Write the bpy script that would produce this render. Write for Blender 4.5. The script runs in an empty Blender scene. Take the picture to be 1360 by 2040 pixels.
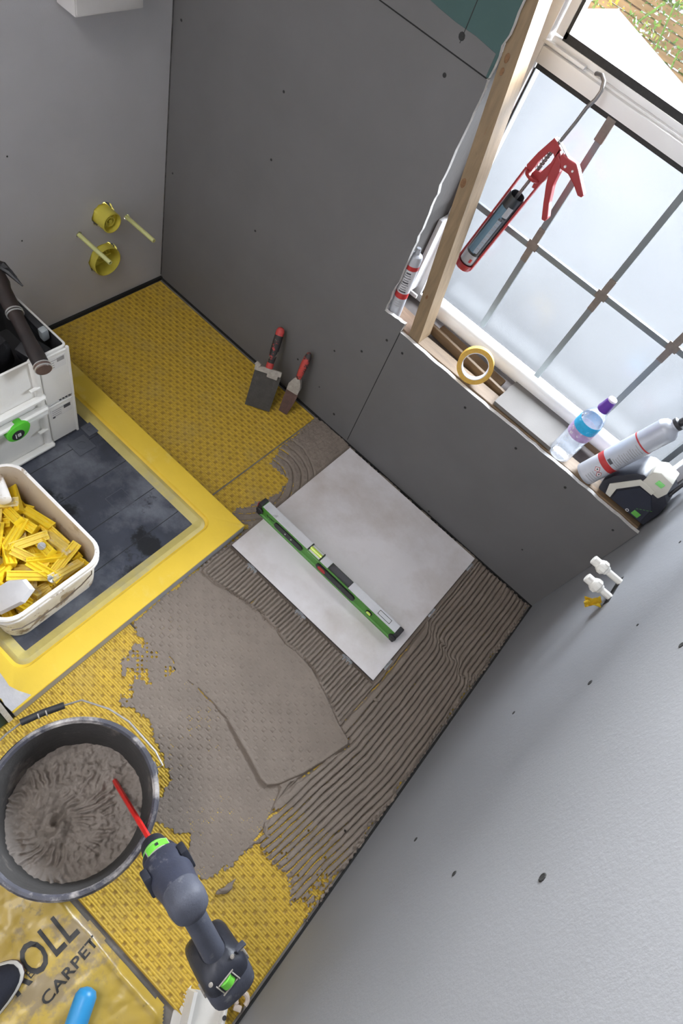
import bpy, bmesh, math, random
import numpy as np
from mathutils import Vector, Matrix, Euler

C = bpy.context.scene.collection
SC = bpy.context.scene

# ------------------------------------------------------------------ camera
cam_d = bpy.data.cameras.new('camera')
cam = bpy.data.objects.new('camera', cam_d); C.objects.link(cam)
cam_d.sensor_fit = 'HORIZONTAL'; cam_d.sensor_width = 36.0
cam_d.lens = 36.0 * 1220.4 / 1360.0
cam_d.clip_start = 0.02
cam_d.shift_x = 0.0019; cam_d.shift_y = 0.0005
_r = Vector((0.730277, 0.623546, 0.279080)); _d = Vector((0.667033, -0.562615, -0.488397)); _f = Vector((-0.147523, 0.542820, -0.826791))
cam.matrix_world = Matrix(((_r.x, -_d.x, -_f.x, 1.4922), (_r.y, -_d.y, -_f.y, -1.3930), (_r.z, -_d.z, -_f.z, 1.7464), (0, 0, 0, 1)))
SC.camera = cam

# ------------------------------------------------------------------ world (bright overcast daylight)
SC.view_settings.view_transform = 'Standard'
SC.view_settings.look = 'None'
SC.view_settings.exposure = 0.8
SC.view_settings.gamma = 1.0
SC.view_settings.use_curve_mapping = False
w = bpy.data.worlds.new('sky'); SC.world = w; w.use_nodes = True
bg = w.node_tree.nodes['Background']
bg.inputs[0].default_value = (0.86, 0.93, 1.0, 1); bg.inputs[1].default_value = 1.2
SC.cycles.max_bounces = 10; SC.cycles.diffuse_bounces = 6; SC.cycles.transparent_max_bounces = 16
SC.cycles.caustics_reflective = False; SC.cycles.caustics_refractive = False
SC.cycles.sample_clamp_indirect = 6.0

def area_light(name, loc, target, sx, sy, power, col):
    d = bpy.data.lights.new(name, 'AREA'); d.shape = 'RECTANGLE'; d.size = sx; d.size_y = sy
    d.energy = power; d.color = col
    o = bpy.data.objects.new(name, d); C.objects.link(o)
    o.location = loc; o.rotation_euler = (Vector(target) - Vector(loc)).to_track_quat('-Z', 'Y').to_euler()
    return o
area_light('daylight', (1.8, 1.85, 1.70), (1.8, -0.9, 1.70), 2.0, 1.25, 1250.0, (0.97, 0.975, 1.0))
area_light('daylight_left', (-1.35, 1.95, 1.70), (-1.35, -0.9, 1.70), 1.9, 1.25, 900.0, (0.97, 0.975, 1.0))
area_light('fill_light', (.75, -1.70, 2.33), (.75, -1.70, 0), 0.55, 0.55, 9.0, (1.0, 0.96, 0.93))  # fill light added overhead to lift the interior; no known lamp

W = 1.8831      # room width: left wall x = 0, right wall x = W, window wall y = 0, floor z = 0
rnd = random.Random(7)

# ------------------------------------------------------------------ helpers
def link(o, parent=None):
    C.objects.link(o)
    if parent is not None: o.parent = parent
    return o

def finish(me, mat, smooth):
    if isinstance(mat, (list, tuple)):
        for m_ in mat: me.materials.append(m_)
    elif mat is not None: me.materials.append(mat)
    if smooth:
        me.shade_smooth(); me.set_sharp_from_angle(angle=smooth if smooth is not True else 0.7)

class B:
    """collects shapes into one mesh"""
    def __init__(s): s.bm = bmesh.new(); s.mi = 0
    def _t(s, vs, M): 
        if M is not None: bmesh.ops.transform(s.bm, matrix=M, verts=vs)
    def _mark(s, n0):
        s.bm.faces.ensure_lookup_table()
        for f in s.bm.faces[n0:]: f.material_index = s.mi
    def box(s, c, size, rot=None, bev=0.0, seg=2, M=None):
        n0 = len(s.bm.faces)
        r = bmesh.ops.create_cube(s.bm, size=1.0); vs = r['verts']
        bmesh.ops.scale(s.bm, vec=size, verts=vs)
        if bev > 0:
            es = list({e for v in vs for e in v.link_edges})
            rr = bmesh.ops.bevel(s.bm, geom=es, offset=min(bev, min(size) * .49), segments=seg, affect='EDGES', profile=.6)
            vs = list({v for f in s.bm.faces[n0:] for v in f.verts}) if False else [v for v in rr['verts']]
            vs = list({v for f in rr['faces'] for v in f.verts} | set(vs))
        T = Matrix.Translation(c)
        if rot is not None: T = T @ Euler(rot).to_matrix().to_4x4()
        if M is not None: T = M @ T
        bmesh.ops.transform(s.bm, matrix=T, verts=vs)
        s._mark(n0); return s
    def cyl(s, p0, p1, r0, r1=None, seg=24, caps=True):
        r1 = r0 if r1 is None else r1
        p0 = Vector(p0); p1 = Vector(p1); n0 = len(s.bm.faces)
        z = (p1 - p0).normalized(); x = z.orthogonal().normalized(); y = z.cross(x)
        a = []; b = []
        for i in range(seg):
            t = 2 * math.pi * i / seg; d = x * math.cos(t) + y * math.sin(t)
            a.append(s.bm.verts.new(p0 + d * r0)); b.append(s.bm.verts.new(p1 + d * r1))
        for i in range(seg):
            j = (i + 1) % seg; s.bm.faces.new((a[i], a[j], b[j], b[i]))
        if caps: s.bm.faces.new(a[::-1]); s.bm.faces.new(b)
        s._mark(n0); return s
    def lathe(s, prof, seg=32, M=None, cap0=True, cap1=True, jit=0.0):
        """prof: (r, z) list around local z"""
        n0 = len(s.bm.faces); rings = []
        for (r, z) in prof:
            ring = []
            for i in range(seg):
                t = 2 * math.pi * i / seg
                v = Vector((r * math.cos(t), r * math.sin(t), z))
                if M is not None: v = M @ v
                ring.append(s.bm.verts.new(v))
            rings.append(ring)
        for k in range(len(rings) - 1):
            a, b = rings[k], rings[k + 1]
            for i in range(seg):
                j = (i + 1) % seg; s.bm.faces.new((a[i], a[j], b[j], b[i]))
        if cap0: s.bm.faces.new(rings[0][::-1])
        if cap1: s.bm.faces.new(rings[-1])
        s._mark(n0); return s
    def prism(s, poly, z0, z1, M=None, bev=0.0):
        n0 = len(s.bm.faces)
        def P(x, y, z):
            v = Vector((x, y, z)); return M @ v if M is not None else v
        a = [s.bm.verts.new(P(x, y, z0)) for x, y in poly]; b = [s.bm.verts.new(P(x, y, z1)) for x, y in poly]
        n = len(poly)
        fs = [s.bm.faces.new(a[::-1]), s.bm.faces.new(b)]
        for i in range(n):
            j = (i + 1) % n; fs.append(s.bm.faces.new((a[i], a[j], b[j], b[i])))
        bmesh.ops.recalc_face_normals(s.bm, faces=fs)
        if bev > 0:
            es = list({e for f in fs for e in f.edges})
            bmesh.ops.bevel(s.bm, geom=es, offset=bev, segments=2, affect='EDGES', profile=.6)
        s._mark(n0); return s
    def tube(s, path, r, seg=10, caps=True, rr=None):
        n0 = len(s.bm.faces); pts = [Vector(p) for p in path]; n = len(pts); rings = []; up = None
        for i, p in enumerate(pts):
            t = (pts[min(i + 1, n - 1)] - pts[max(i - 1, 0)]).normalized()
            if up is None: up = t.orthogonal().normalized()
            up = (up - t * up.dot(t)).normalized(); sd = t.cross(up)
            ri = rr[i] if rr else r
            rings.append([s.bm.verts.new(p + (up * math.cos(2 * math.pi * k / seg) + sd * math.sin(2 * math.pi * k / seg)) * ri) for k in range(seg)])
        for a, b in zip(rings, rings[1:]):
            for k in range(seg):
                j = (k + 1) % seg; s.bm.faces.new((a[k], a[j], b[j], b[k]))
        if caps: s.bm.faces.new(rings[0][::-1]); s.bm.faces.new(rings[-1])
        s._mark(n0); return s
    def loft(s, rings, cap0=True, cap1=True, M=None):
        """rings: list of equally long closed loops of 3D points"""
        n0 = len(s.bm.faces); R = []
        for ring in rings:
            R.append([s.bm.verts.new(M @ Vector(q) if M is not None else Vector(q)) for q in ring])
        n = len(R[0])
        for a, b in zip(R, R[1:]):
            for k in range(n):
                j = (k + 1) % n; s.bm.faces.new((a[k], a[j], b[j], b[k]))
        if cap0: s.bm.faces.new(R[0][::-1])
        if cap1: s.bm.faces.new(R[-1])
        s._mark(n0); return s
    def build(s, name, mat, parent=None, smooth=0.6):
        bmesh.ops.recalc_face_normals(s.bm, faces=s.bm.faces[:])
        me = bpy.data.meshes.new(name); s.bm.to_mesh(me); s.bm.free()
        finish(me, mat, smooth)
        return link(bpy.data.objects.new(name, me), parent)

def mesh_np(name, V, F, mat, parent=None, smooth=True):
    """big quad mesh from numpy arrays"""
    me = bpy.data.meshes.new(name)
    me.vertices.add(len(V)); me.vertices.foreach_set('co', V.astype(np.float32).ravel())
    nf = len(F); k = F.shape[1]
    me.loops.add(nf * k); me.loops.foreach_set('vertex_index', F.astype(np.int32).ravel())
    me.polygons.add(nf); me.polygons.foreach_set('loop_start', np.arange(0, nf * k, k, dtype=np.int32))
    me.update(calc_edges=True); me.validate()
    if smooth: me.shade_smooth()
    if mat is not None: me.materials.append(mat)
    return link(bpy.data.objects.new(name, me), parent)

def heightfield(name, X, Y, Z, mask, mat, parent=None):
    ny, nx = X.shape
    q = mask[:-1, :-1] & mask[1:, :-1] & mask[:-1, 1:] & mask[1:, 1:]
    idx = np.arange(nx * ny).reshape(ny, nx)
    F = np.stack([idx[:-1, :-1][q], idx[:-1, 1:][q], idx[1:, 1:][q], idx[1:, :-1][q]], 1)
    used = np.unique(F); re = np.full(nx * ny, -1); re[used] = np.arange(len(used))
    V = np.stack([X.ravel(), Y.ravel(), Z.ravel()], 1)[used]
    return mesh_np(name, V, re[F], mat, parent)

def vnoise(X, Y, s, seed):
    r = np.random.RandomState(seed); T = r.rand(128, 128)
    x = X / s + 1000.3; y = Y / s + 1000.7
    i = np.floor(x).astype(int); j = np.floor(y).astype(int); fx = x - i; fy = y - j
    fx = fx * fx * (3 - 2 * fx); fy = fy * fy * (3 - 2 * fy)
    g = lambda a, b: T[a % 128, b % 128]
    return (g(i, j) * (1 - fx) * (1 - fy) + g(i + 1, j) * fx * (1 - fy) + g(i, j + 1) * (1 - fx) * fy + g(i + 1, j + 1) * fx * fy) * 2 - 1
def fbm(X, Y, s, seed, o=3):
    return sum(vnoise(X, Y, s / 2 ** k, seed + k) / 2 ** k for k in range(o))

def poly_sd(X, Y, P):
    """signed distance to polygon, positive inside"""
    P = np.array(P, float); d = np.full(X.shape, 1e9); ins = np.zeros(X.shape, bool)
    n = len(P)
    for i in range(n):
        a = P[i]; b = P[(i + 1) % n]; e = b - a
        wx = X - a[0]; wy = Y - a[1]; t = np.clip((wx * e[0] + wy * e[1]) / (e @ e + 1e-12), 0, 1)
        d = np.minimum(d, (wx - e[0] * t) ** 2 + (wy - e[1] * t) ** 2)
        c = ((a[1] > Y) != (b[1] > Y))
        with np.errstate(divide='ignore', invalid='ignore'):
            xi = (b[0] - a[0]) * (Y - a[1]) / (b[1] - a[1] + 1e-15) + a[0]
        ins ^= c & (X < xi)
    d = np.sqrt(d); return np.where(ins, d, -d)

def thing(name, label, cat, loc=(0, 0, 0), rot=None, group=None):
    o = bpy.data.objects.new(name, None); C.objects.link(o)
    o.empty_display_size = 0.05; o.location = loc
    if rot is not None: o.rotation_euler = rot
    o['label'] = label; o['category'] = cat
    if group: o['group'] = group
    return o
def tag(o, label, cat, group=None, kind=None):
    o['label'] = label; o['category'] = cat
    if group: o['group'] = group
    if kind: o['kind'] = kind
    return o
def struct(o, label=None):
    o['kind'] = 'structure'
    if label: o['label'] = label
    return o
def frame(origin, xdir, zdir):
    z = Vector(zdir).normalized(); x = Vector(xdir); x = (x - z * x.dot(z)).normalized(); y = z.cross(x)
    o = Vector(origin)
    return Matrix(((x.x, y.x, z.x, o.x), (x.y, y.y, z.y, o.y), (x.z, y.z, z.z, o.z), (0, 0, 0, 1)))
def copy_tree(o, parent=None):
    c = o.copy(); C.objects.link(c)
    if parent is not None: c.parent = parent
    for ch in list(o.children): copy_tree(ch, c)
    return c

# ------------------------------------------------------------------ materials
def srgb(r, g, b):
    f = lambda c: (c / 255.0 / 12.92) if c / 255.0 <= 0.04045 else ((c / 255.0 + 0.055) / 1.055) ** 2.4
    return (f(r), f(g), f(b))
def mat(name, col, rough=0.5, var=0.12, vs=18.0, bump=0.0, bs=60.0, metal=0.0, stain=None, stain2=None, spec=0.5, trans=0.0, alpha=1.0, coat=0.0, stretch=None, sheen=0.0):
    m = bpy.data.materials.new(name); m.use_nodes = True
    nt = m.node_tree; N = nt.nodes; L = nt.links; p = N['Principled BSDF']
    tc = N.new('ShaderNodeTexCoord'); src = tc.outputs['Object']
    if stretch:
        mp = N.new('ShaderNodeMapping'); mp.inputs['Scale'].default_value = stretch; L.new(src, mp.inputs[0]); src = mp.outputs[0]
    def noise(s, det=4.0, rg=.6):
        n = N.new('ShaderNodeTexNoise'); n.inputs['Scale'].default_value = s; n.inputs['Detail'].default_value = det; n.inputs['Roughness'].default_value = rg
        L.new(src, n.inputs['Vector']); return n.outputs['Fac']
    def mix(fac, a, b):
        x = N.new('ShaderNodeMix'); x.data_type = 'RGBA'
        L.new(fac, x.inputs[0])
        for s_, v in ((6, a), (7, b)):
            if isinstance(v, tuple): x.inputs[s_].default_value = (*v, 1)
            else: L.new(v, x.inputs[s_])
        return x.outputs[2]
    def ramp(fac, a, b):
        r = N.new('ShaderNodeMapRange'); r.inputs[1].default_value = a; r.inputs[2].default_value = b; L.new(fac, r.inputs[0]); return r.outputs[0]
    c = mix(ramp(noise(vs), .25, .75), tuple(x * (1 - var) for x in col), tuple(min(1, x * (1 + var)) for x in col))
    for st in (stain, stain2):
        if st:   # (colour, scale, threshold, softness)
            c = mix(ramp(noise(st[1], 6.0, .65), st[2], st[2] + st[3]), c, st[0])
    L.new(c, p.inputs['Base Color'])
    p.inputs['Roughness'].default_value = rough; p.inputs['Metallic'].default_value = metal
    p.inputs['Specular IOR Level'].default_value = spec
    p.inputs['Transmission Weight'].default_value = trans; p.inputs['Alpha'].default_value = alpha
    p.inputs['Coat Weight'].default_value = coat
    if bump > 0:
        b = N.new('ShaderNodeBump'); b.inputs['Strength'].default_value = bump; b.inputs['Distance'].default_value = 0.002
        L.new(noise(bs, 5.0), b.inputs['Height']); L.new(b.outputs[0], p.inputs['Normal'])
    return m
# ------------------------------------------------------------------ setting: walls, floor, ceiling
M_board = mat('grey_board', (.145, .141, .140), .78, .06, 5.0, .12, 260.0, spec=.25)
M_board_l = mat('primed_board', (.44, .435, .45), .7, .05, 4.0, .12, 220.0, spec=.25)
M_green = mat('green_board', (.06, .105, .10), .8, .06, 6.0, .1, 260.0, spec=.2)
M_right = mat('sealed_board', (.25, .255, .268), .62, .06, 2.6, .2, 150.0, spec=.3)
M_gyp = mat('gypsum_edge', (.72, .70, .67), .9, .15, 60.0, .6, 160.0)
M_dark = mat('dark_gap', (.012, .012, .012), .9, .3, 80.0)
M_ceil = mat('ceiling_white', (.7, .7, .69), .9, .04, 4.0)
M_conc = mat('subfloor', (.17, .155, .14), .9, .3, 14.0, .5, 90.0, stain=((.35, .33, .31), 8.0, .55, .2))
M_hole = mat('screw_pit', (.02, .02, .02), .8, .3, 300.0)

def slab(name, c, s, m, parent=None):
    return B().box(c, s).build(name, m, parent, smooth=False)
floor = struct(slab('floor', (W / 2, -1.2, -0.06), (W + .4, 2.9, .12), M_conc))
ceiling = struct(slab('ceiling', (W / 2, -1.2, 2.46), (W + .4, 2.9, .12), M_ceil))

def board(name, poly, axis, at, th, mats, parent, holes=()):
    """board in a wall plane; poly in (u, z); axis 'y' -> u = x and the board goes back from y = at; face material 0, cut edges 1"""
    bm = bmesh.new()
    def P(u, z, d):
        return Vector((u, at + d, z)) if axis == 'y' else Vector((at + d, u, z))
    loops = [poly]
    es = []
    for lp in loops:
        vs = [bm.verts.new(P(u, z, 0)) for u, z in lp]
        for i in range(len(vs)): es.append(bm.edges.new((vs[i], vs[(i + 1) % len(vs)])))
    bmesh.ops.triangle_fill(bm, use_beauty=True, use_dissolve=False, edges=es)
    r = bmesh.ops.extrude_face_region(bm, geom=bm.faces[:])
    vs = [g for g in r['geom'] if isinstance(g, bmesh.types.BMVert)]
    bmesh.ops.translate(bm, vec=(0, th, 0) if axis == 'y' else (th, 0, 0), verts=vs)
    bmesh.ops.recalc_face_normals(bm, faces=bm.faces[:])
    for f in bm.faces:
        n = f.normal; a = abs(n.y) if axis == 'y' else abs(n.x)
        f.material_index = 0 if a > .5 else 1
    me = bpy.data.meshes.new(name); bm.to_mesh(me); bm.free()
    for m_ in mats: me.materials.append(m_)
    o = link(bpy.data.objects.new(name, me), parent)
    if holes:
        cb = B()
        for (cu, cz, r) in holes:
            p = P(cu, cz, 0); dv = Vector((0, .1, 0)) if axis == 'y' else Vector((.1, 0, 0))
            n0 = len(cb.bm.verts); cb.cyl(p - dv, p + dv, r, seg=28); cb.bm.verts.ensure_lookup_table()
            rj = random.Random(int(cu * 1e4))
            for k in range(28):
                j = 1 + rj.uniform(-.05, .07)
                for v in (cb.bm.verts[n0 + 2 * k], cb.bm.verts[n0 + 2 * k + 1]):
                    c = p.copy(); q = v.co - c
                    if axis == 'y': q.x *= j; q.z *= j
                    else: q.y *= j; q.z *= j
                    v.co = c + q
        cut = cb.build('cutter', mats[1], None, smooth=False)
        md = o.modifiers.new('cut', 'BOOLEAN'); md.object = cut; md.solver = 'EXACT'; md.operation = 'DIFFERENCE'
        dg = bpy.context.evaluated_depsgraph_get(); me2 = bpy.data.meshes.new_from_object(o.evaluated_get(dg))
        o.modifiers.clear(); o.data = me2; cm = cut.data
        bpy.data.objects.remove(cut); bpy.data.meshes.remove(cm)
    return o

def jag(pts, step=.02, amp=.0035, seed=1):
    """roughly cut edge through the points"""
    r = random.Random(seed); out = []
    for (a, b) in zip(pts, pts[1:]):
        n = max(1, int(math.dist(a, b) / step))
        for k in range(n):
            t = k / n; j = 0 if k == 0 else 1
            out.append((a[0] + (b[0] - a[0]) * t + r.uniform(-amp, amp) * j, a[1] + (b[1] - a[1]) * t + r.uniform(-amp, amp) * j))
    out.append(pts[-1]); return out

def group_root(name, kind='structure'):
    o = bpy.data.objects.new(name, None); C.objects.link(o); o['kind'] = kind; o.empty_display_size = .1; return o

# window wall: three boards screwed to studs, cut out round the window
wall_back = group_root('wall_back')
pA = [(0, .007), (.9985, .007), (.9985, .556)] + jag([(1.002, .592), (.926, .584)], .012, .002, 2) + jag([(.926, .584), (.928, .8), (.925, 1.0), (.926, 1.2155)], .02, .003, 3) + [(0, 1.2155)]
board('board', pA, 'y', 0, .0125, (M_board, M_gyp), wall_back)
pB = [(1.0005, .007), (W, .007)] + jag([(W - .002, .552), (1.6, .556), (1.3, .553), (1.0005, .558)], .022, .002, 4)
board('board', pB, 'y', 0, .0125, (M_board, M_gyp), wall_back)
pC = [(0, 1.2185)] + jag([(.926, 1.2185), (.927, 1.5), (.925, 2.4)], .02, .003, 5) + [(0, 2.4)]
o = board('board', pC, 'y', 0, .0125, (M_green, M_gyp), wall_back); o['label'] = 'green moisture board above the long joint'
# skimmed grey strip along the lower edge of the green board (taper joint)
board('joint_strip', [(0, 1.2186)] + [(.92, 1.2186)] + jag([(.92, 1.262), (.5, 1.285), (0, 1.28)], .05, .004, 8), 'y', -.0006, .0005, (M_board, M_board), wall_back)
# masonry behind the boards
slab('masonry', (.45, .16, 1.2), (.9, .26, 2.4), mat('masonry', (.10, .085, .08), .95, .3, 20), wall_back).location = (0, 0, 0)
slab('masonry', (1.42, .16, .262), (1.04, .26, .54), bpy.data.materials['masonry'], wall_back)
slab('masonry', (1.42, .16, 2.14), (1.04, .26, .52), bpy.data.materials['masonry'], wall_back)

wall_left = group_root('wall_left')
WC = [(-.256, .365, .042), (-.262, .2, .059), (-.161, .325, .011), (-.349, .325, .011)]
board('board', [(-2.6, .012), (-.0, .012), (-.0, 2.4), (-2.6, 2.4)], 'x', 0, -.0125, (M_board_l, M_gyp), wall_left, holes=WC)
slab('backing', (-.12, -1.3, 1.2), (.04, 2.6, 2.4), M_dark, wall_left)
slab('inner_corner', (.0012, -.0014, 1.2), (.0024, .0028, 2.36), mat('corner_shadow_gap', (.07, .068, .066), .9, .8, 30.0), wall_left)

wall_right = group_root('wall_right')
board('board', [(-2.6, .012), (.25, .012), (.25, 2.4), (-2.6, 2.4)], 'x', W, .0125, (M_right, M_gyp), wall_right)
wall_front = struct(slab('wall_front', (W / 2, -2.62, 1.2), (W + .2, .04, 2.4), M_board_l))

# end of the stud wall beside the shower tray
NH = .52   # half-height stub wall
wall_shower = group_root('wall_shower')
board('board', [(0.0, .0), (1.016, .0), (1.016, NH), (0.0, NH)], 'y', -1.362, -.0125, (M_board_l, M_gyp), wall_shower)
board('board', [(0.0, .0), (1.016, .0), (1.016, NH), (0.0, NH)], 'y', -1.476, .0125, (M_board_l, M_gyp), wall_shower)
board('board', [(-1.463, .0), (-1.376, .0), (-1.376, NH), (-1.463, NH)], 'x', 1.012, -.0125, (M_green, M_gyp), wall_shower)

slab('top_plate', (.505, -1.419, NH - .02), (1.0, .084, .04), mat('stub_timber', (.24, .17, .10), .7, .25, 9.0, .3, 60.0, stretch=(1.5, 9, 9)), wall_shower)
# dark strips in the gap along the foot of the walls
tr = slab('trim_1', (W / 2, -.001, .004), (W, .008, .008), M_dark); struct(tr)
tr = slab('trim_2', (.004, -.27, .006), (.012, .54, .012), M_dark); struct(tr)
tr = slab('trim_3', (W - .002, -1.0, .004), (.005, 2.0, .008), M_dark); struct(tr)

# screw pits
def pits(parent, pts, axis, at):
    me = None
    for k, (u, z, r) in enumerate(pts):
        b = B().lathe([(r * 1.25, 0), (r * 1.1, .0009), (r * .85, .0012), (r * .55, .0009)], 10)
        o = b.build('screw_hole', M_hole, parent, smooth=False)
        if axis == '-y': o.rotation_euler = (math.pi / 2, 0, 0); o.location = (u, at, z)
        if axis == '+x': o.rotation_euler = (0, math.pi / 2, 0); o.location = (at, u, z)
        if axis == '-x': o.rotation_euler = (0, -math.pi / 2, 0); o.location = (at, u, z)
pits(wall_back, [(.417, .92, .003), (.419, .737, .003), (.41, .497, .003), (.033, .457, .0025), (.033, .899, .003), (.91, .076, .004), (.972, .502, .0035), (1.035, .502, .0035), (1.287, .498, .0035), (1.478, .504, .0035), (1.656, .511, .0035), (1.833, .504, .003), (1.398, .02, .003), (1.713, .193, .0025), (.911, .4, .0035), (.83, 1.175, .004), (.835, 1.252, .007), (.821, .322, .003), (.699, .171, .003), (.816, .135, .002)], '-y', 0)
pits(wall_left, [(-.543, .634, .002), (-.543, .376, .002)], '+x', 0)
pits(wall_right, [(-.647, .758, .005), (-1.064, .93, .006), (-1.058, .658, .0045), (-.975, .368, .0045), (-.639, .468, .004), (-.649, .994, .005), (-.231, .808, .003), (-.513, .82, .0025)], '-x', W)
# pencil line up to the large hole on the green board
b = B(); b.box((.8395, -.0004, 1.40), (.0016, .0008, .32), rot=(0, .02, 0)); b.build('pencil_line', M_hole, wall_back, smooth=False)
# vertical joint line between the two lower boards
b = B(); b.box((.9995, .001, .287), (.0026, .003, .54)); b.build('joint_line', M_dark, wall_back, smooth=False)
b = B(); b.box((.46, .001, 1.217), (.925, .003, .0026)); b.build('joint_line', M_dark, wall_back, smooth=False)
# ------------------------------------------------------------------ decoupling mat, adhesive, tile
def mat_material():
    m = mat('mat_yellow', (.64, .425, .045), .55, .12, 30.0, .35, 900.0, spec=.35)
    nt = m.node_tree; N = nt.nodes; L = nt.links; p = N['Principled BSDF']
    old = p.inputs['Base Color'].links[0].from_socket
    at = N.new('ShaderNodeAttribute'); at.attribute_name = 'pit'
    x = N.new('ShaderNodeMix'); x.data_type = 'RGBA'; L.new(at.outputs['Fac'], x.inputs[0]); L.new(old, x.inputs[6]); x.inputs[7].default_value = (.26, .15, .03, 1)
    y = N.new('ShaderNodeMix'); y.data_type = 'RGBA'
    nz = N.new('ShaderNodeTexNoise'); nz.inputs['Scale'].default_value = 9.0; nz.inputs['Detail'].default_value = 6.0
    tc = N.new('ShaderNodeTexCoord'); L.new(tc.outputs['Object'], nz.inputs['Vector'])
    r = N.new('ShaderNodeMapRange'); r.inputs[1].default_value = .5; r.inputs[2].default_value = .8; r.inputs[4].default_value = .45; L.new(nz.outputs['Fac'], r.inputs[0])
    L.new(r.outputs[0], y.inputs[0]); L.new(x.outputs[2], y.inputs[6]); y.inputs[7].default_value = (.40, .30, .10, 1)
    L.new(y.outputs[2], p.inputs['Base Color'])
    return m
M_mat = mat_material()
PBIG, PSML = .0042, .0022

def mat_sheet(name, x0, x1, y0, y1, label, st, cut=None, PBIG=.0054, PSML=.0034):  # default pits are wider: waffle texture plus painted shade on the far sheets
    X, Y = np.meshgrid(np.arange(x0, x1 + 1e-6, st), np.arange(y0, y1 + 1e-6, st))
    # strands run along x in pairs; square pits sit in a staggered grid between them
    cx, cy = .0185, .0165
    i = np.floor(X / cx); j = np.floor(Y / cy); fx = X / cx - i - .5; fy = Y / cy - j - .5
    odd = ((i + j) % 2 == 0)
    d = np.maximum(np.abs(fx) * cx, np.abs(fy) * cy)
    big = np.where(odd, PBIG, PSML)
    pit = np.clip((big - d) / .0014 + .5, 0, 1)
    z = .0040 + .0008 * np.cos(2 * np.pi * Y / .0062) * (1 - pit) + .0003 * np.cos(2 * np.pi * X / .0062) * (1 - pit)
    z = z - .0018 * pit + .0006 * fbm(X, Y, .08, 5)
    z = z - .0036 * np.clip(poly_sd(X, Y, COMB) / .01, 0, 1)
    e = np.minimum(np.minimum(X - x0, x1 - X), np.minimum(Y - y0, y1 - Y))
    mask = np.ones(X.shape, bool)
    if cut is not None:
        ins = poly_sd(X, Y, cut); mask &= ins < .0005; e = np.minimum(e, -ins)
    z = np.where(e < .002, .001, z)
    o = heightfield(name, X, Y, z, mask, M_mat)
    # pit colour attribute, in the order of the vertices kept
    co = np.zeros(len(o.data.vertices) * 3, np.float32); o.data.vertices.foreach_get('co', co); co = co.reshape(-1, 3)
    xx, yy = co[:, 0].astype(float), co[:, 1].astype(float)
    i = np.floor(xx / cx); j = np.floor(yy / cy); fx = xx / cx - i - .5; fy = yy / cy - j - .5
    d = np.maximum(np.abs(fx) * cx, np.abs(fy) * cy); big = np.where((i + j) % 2 == 0, PBIG, PSML)
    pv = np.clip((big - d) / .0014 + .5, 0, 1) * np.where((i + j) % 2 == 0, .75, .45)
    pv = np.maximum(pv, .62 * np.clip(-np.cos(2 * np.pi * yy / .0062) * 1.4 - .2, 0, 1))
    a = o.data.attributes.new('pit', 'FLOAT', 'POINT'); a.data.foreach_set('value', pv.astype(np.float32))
    tag(o, label, 'mat'); return o
TX0, TX1, TY0, TY1 = 1.0292, 1.6292, -.0175, -.6205      # the tile
TR = (.115, 1.015, -1.355, -.555)                         # the shower tray
tile_cut = [(TX0 + .02, TY0 - .02), (TX1 - .02, TY0 - .02), (TX1 - .02, TY1 + .02), (TX0 + .02, TY1 + .02)]
tray_cut = [(TR[0] - .02, TR[2] - .1), (TR[1] - .004, TR[2] - .1), (TR[1] - .004, TR[3] - .004), (TR[0] - .02, TR[3] - .004)]
COMB = [(1.0, -.63), (1.0, -.78), (1.28, -.76), (1.56, -.82), (1.62, -.86), (1.52, -1.07), (1.72, -1.03), (1.88, -1.0), (1.88, 0), (.9, 0), (.9, -.25), (1.02, -.30)]
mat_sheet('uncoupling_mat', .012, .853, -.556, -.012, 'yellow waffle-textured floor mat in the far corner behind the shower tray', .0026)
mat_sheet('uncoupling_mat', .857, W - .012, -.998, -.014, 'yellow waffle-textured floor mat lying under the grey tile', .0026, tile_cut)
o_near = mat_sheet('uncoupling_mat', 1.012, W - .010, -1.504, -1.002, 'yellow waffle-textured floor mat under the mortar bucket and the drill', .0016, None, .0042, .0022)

# --- tile adhesive, spread and combed
OUT = [(1.016, -.52), (1.016, -.86), (1.020, -.988), (1.079, -1.033), (1.082, -1.09), (1.161, -1.163), (1.259, -1.14), (1.40, -1.20), (1.423, -1.281), (1.501, -1.271), (1.523, -1.259), (1.597, -1.302), (1.629, -1.288), (1.656, -1.234), (1.674, -1.164), (1.731, -1.158), (1.795, -1.161), (1.844, -1.214), (1.876, -1.20), (1.878, -.004), (.852, -.004), (.852, -.03), (.862, -.209), (.886, -.299), (.968, -.296), (.998, -.354), (.975, -.44), (.946, -.500), (.946, -.535), (.99, -.548)]
SLAB = [(1.02, -.745), (1.074, -.747), (1.16, -.728), (1.252, -.712), (1.305, -.713), (1.369, -.725), (1.406, -.72), (1.474, -.726), (1.56, -.755), (1.63, -.785), (1.684, -.80), (1.692, -.812), (1.688, -.823), (1.672, -.883), (1.646, -.96), (1.617, -1.02), (1.595, -1.045), (1.569, -1.047), (1.514, -1.03), (1.477, -1.021), (1.397, -1.0), (1.175, -.987), (1.05, -.95), (1.0, -.9)]
SMOOTH = [(1.0, -.745), (1.074, -.747), (1.16, -.728), (1.252, -.712), (1.305, -.713), (1.369, -.725), (1.406, -.72), (1.474, -.726), (1.56, -.755), (1.63, -.785), (1.684, -.80), (1.692, -.812), (1.688, -.823), (1.672, -.883), (1.646, -.96), (1.617, -1.02), (1.624, -1.021), (1.645, -1.08), (1.658, -1.141), (1.655, -1.18), (1.66, -1.24), (1.63, -1.35), (1.0, -1.35)]
st = .0014
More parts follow.
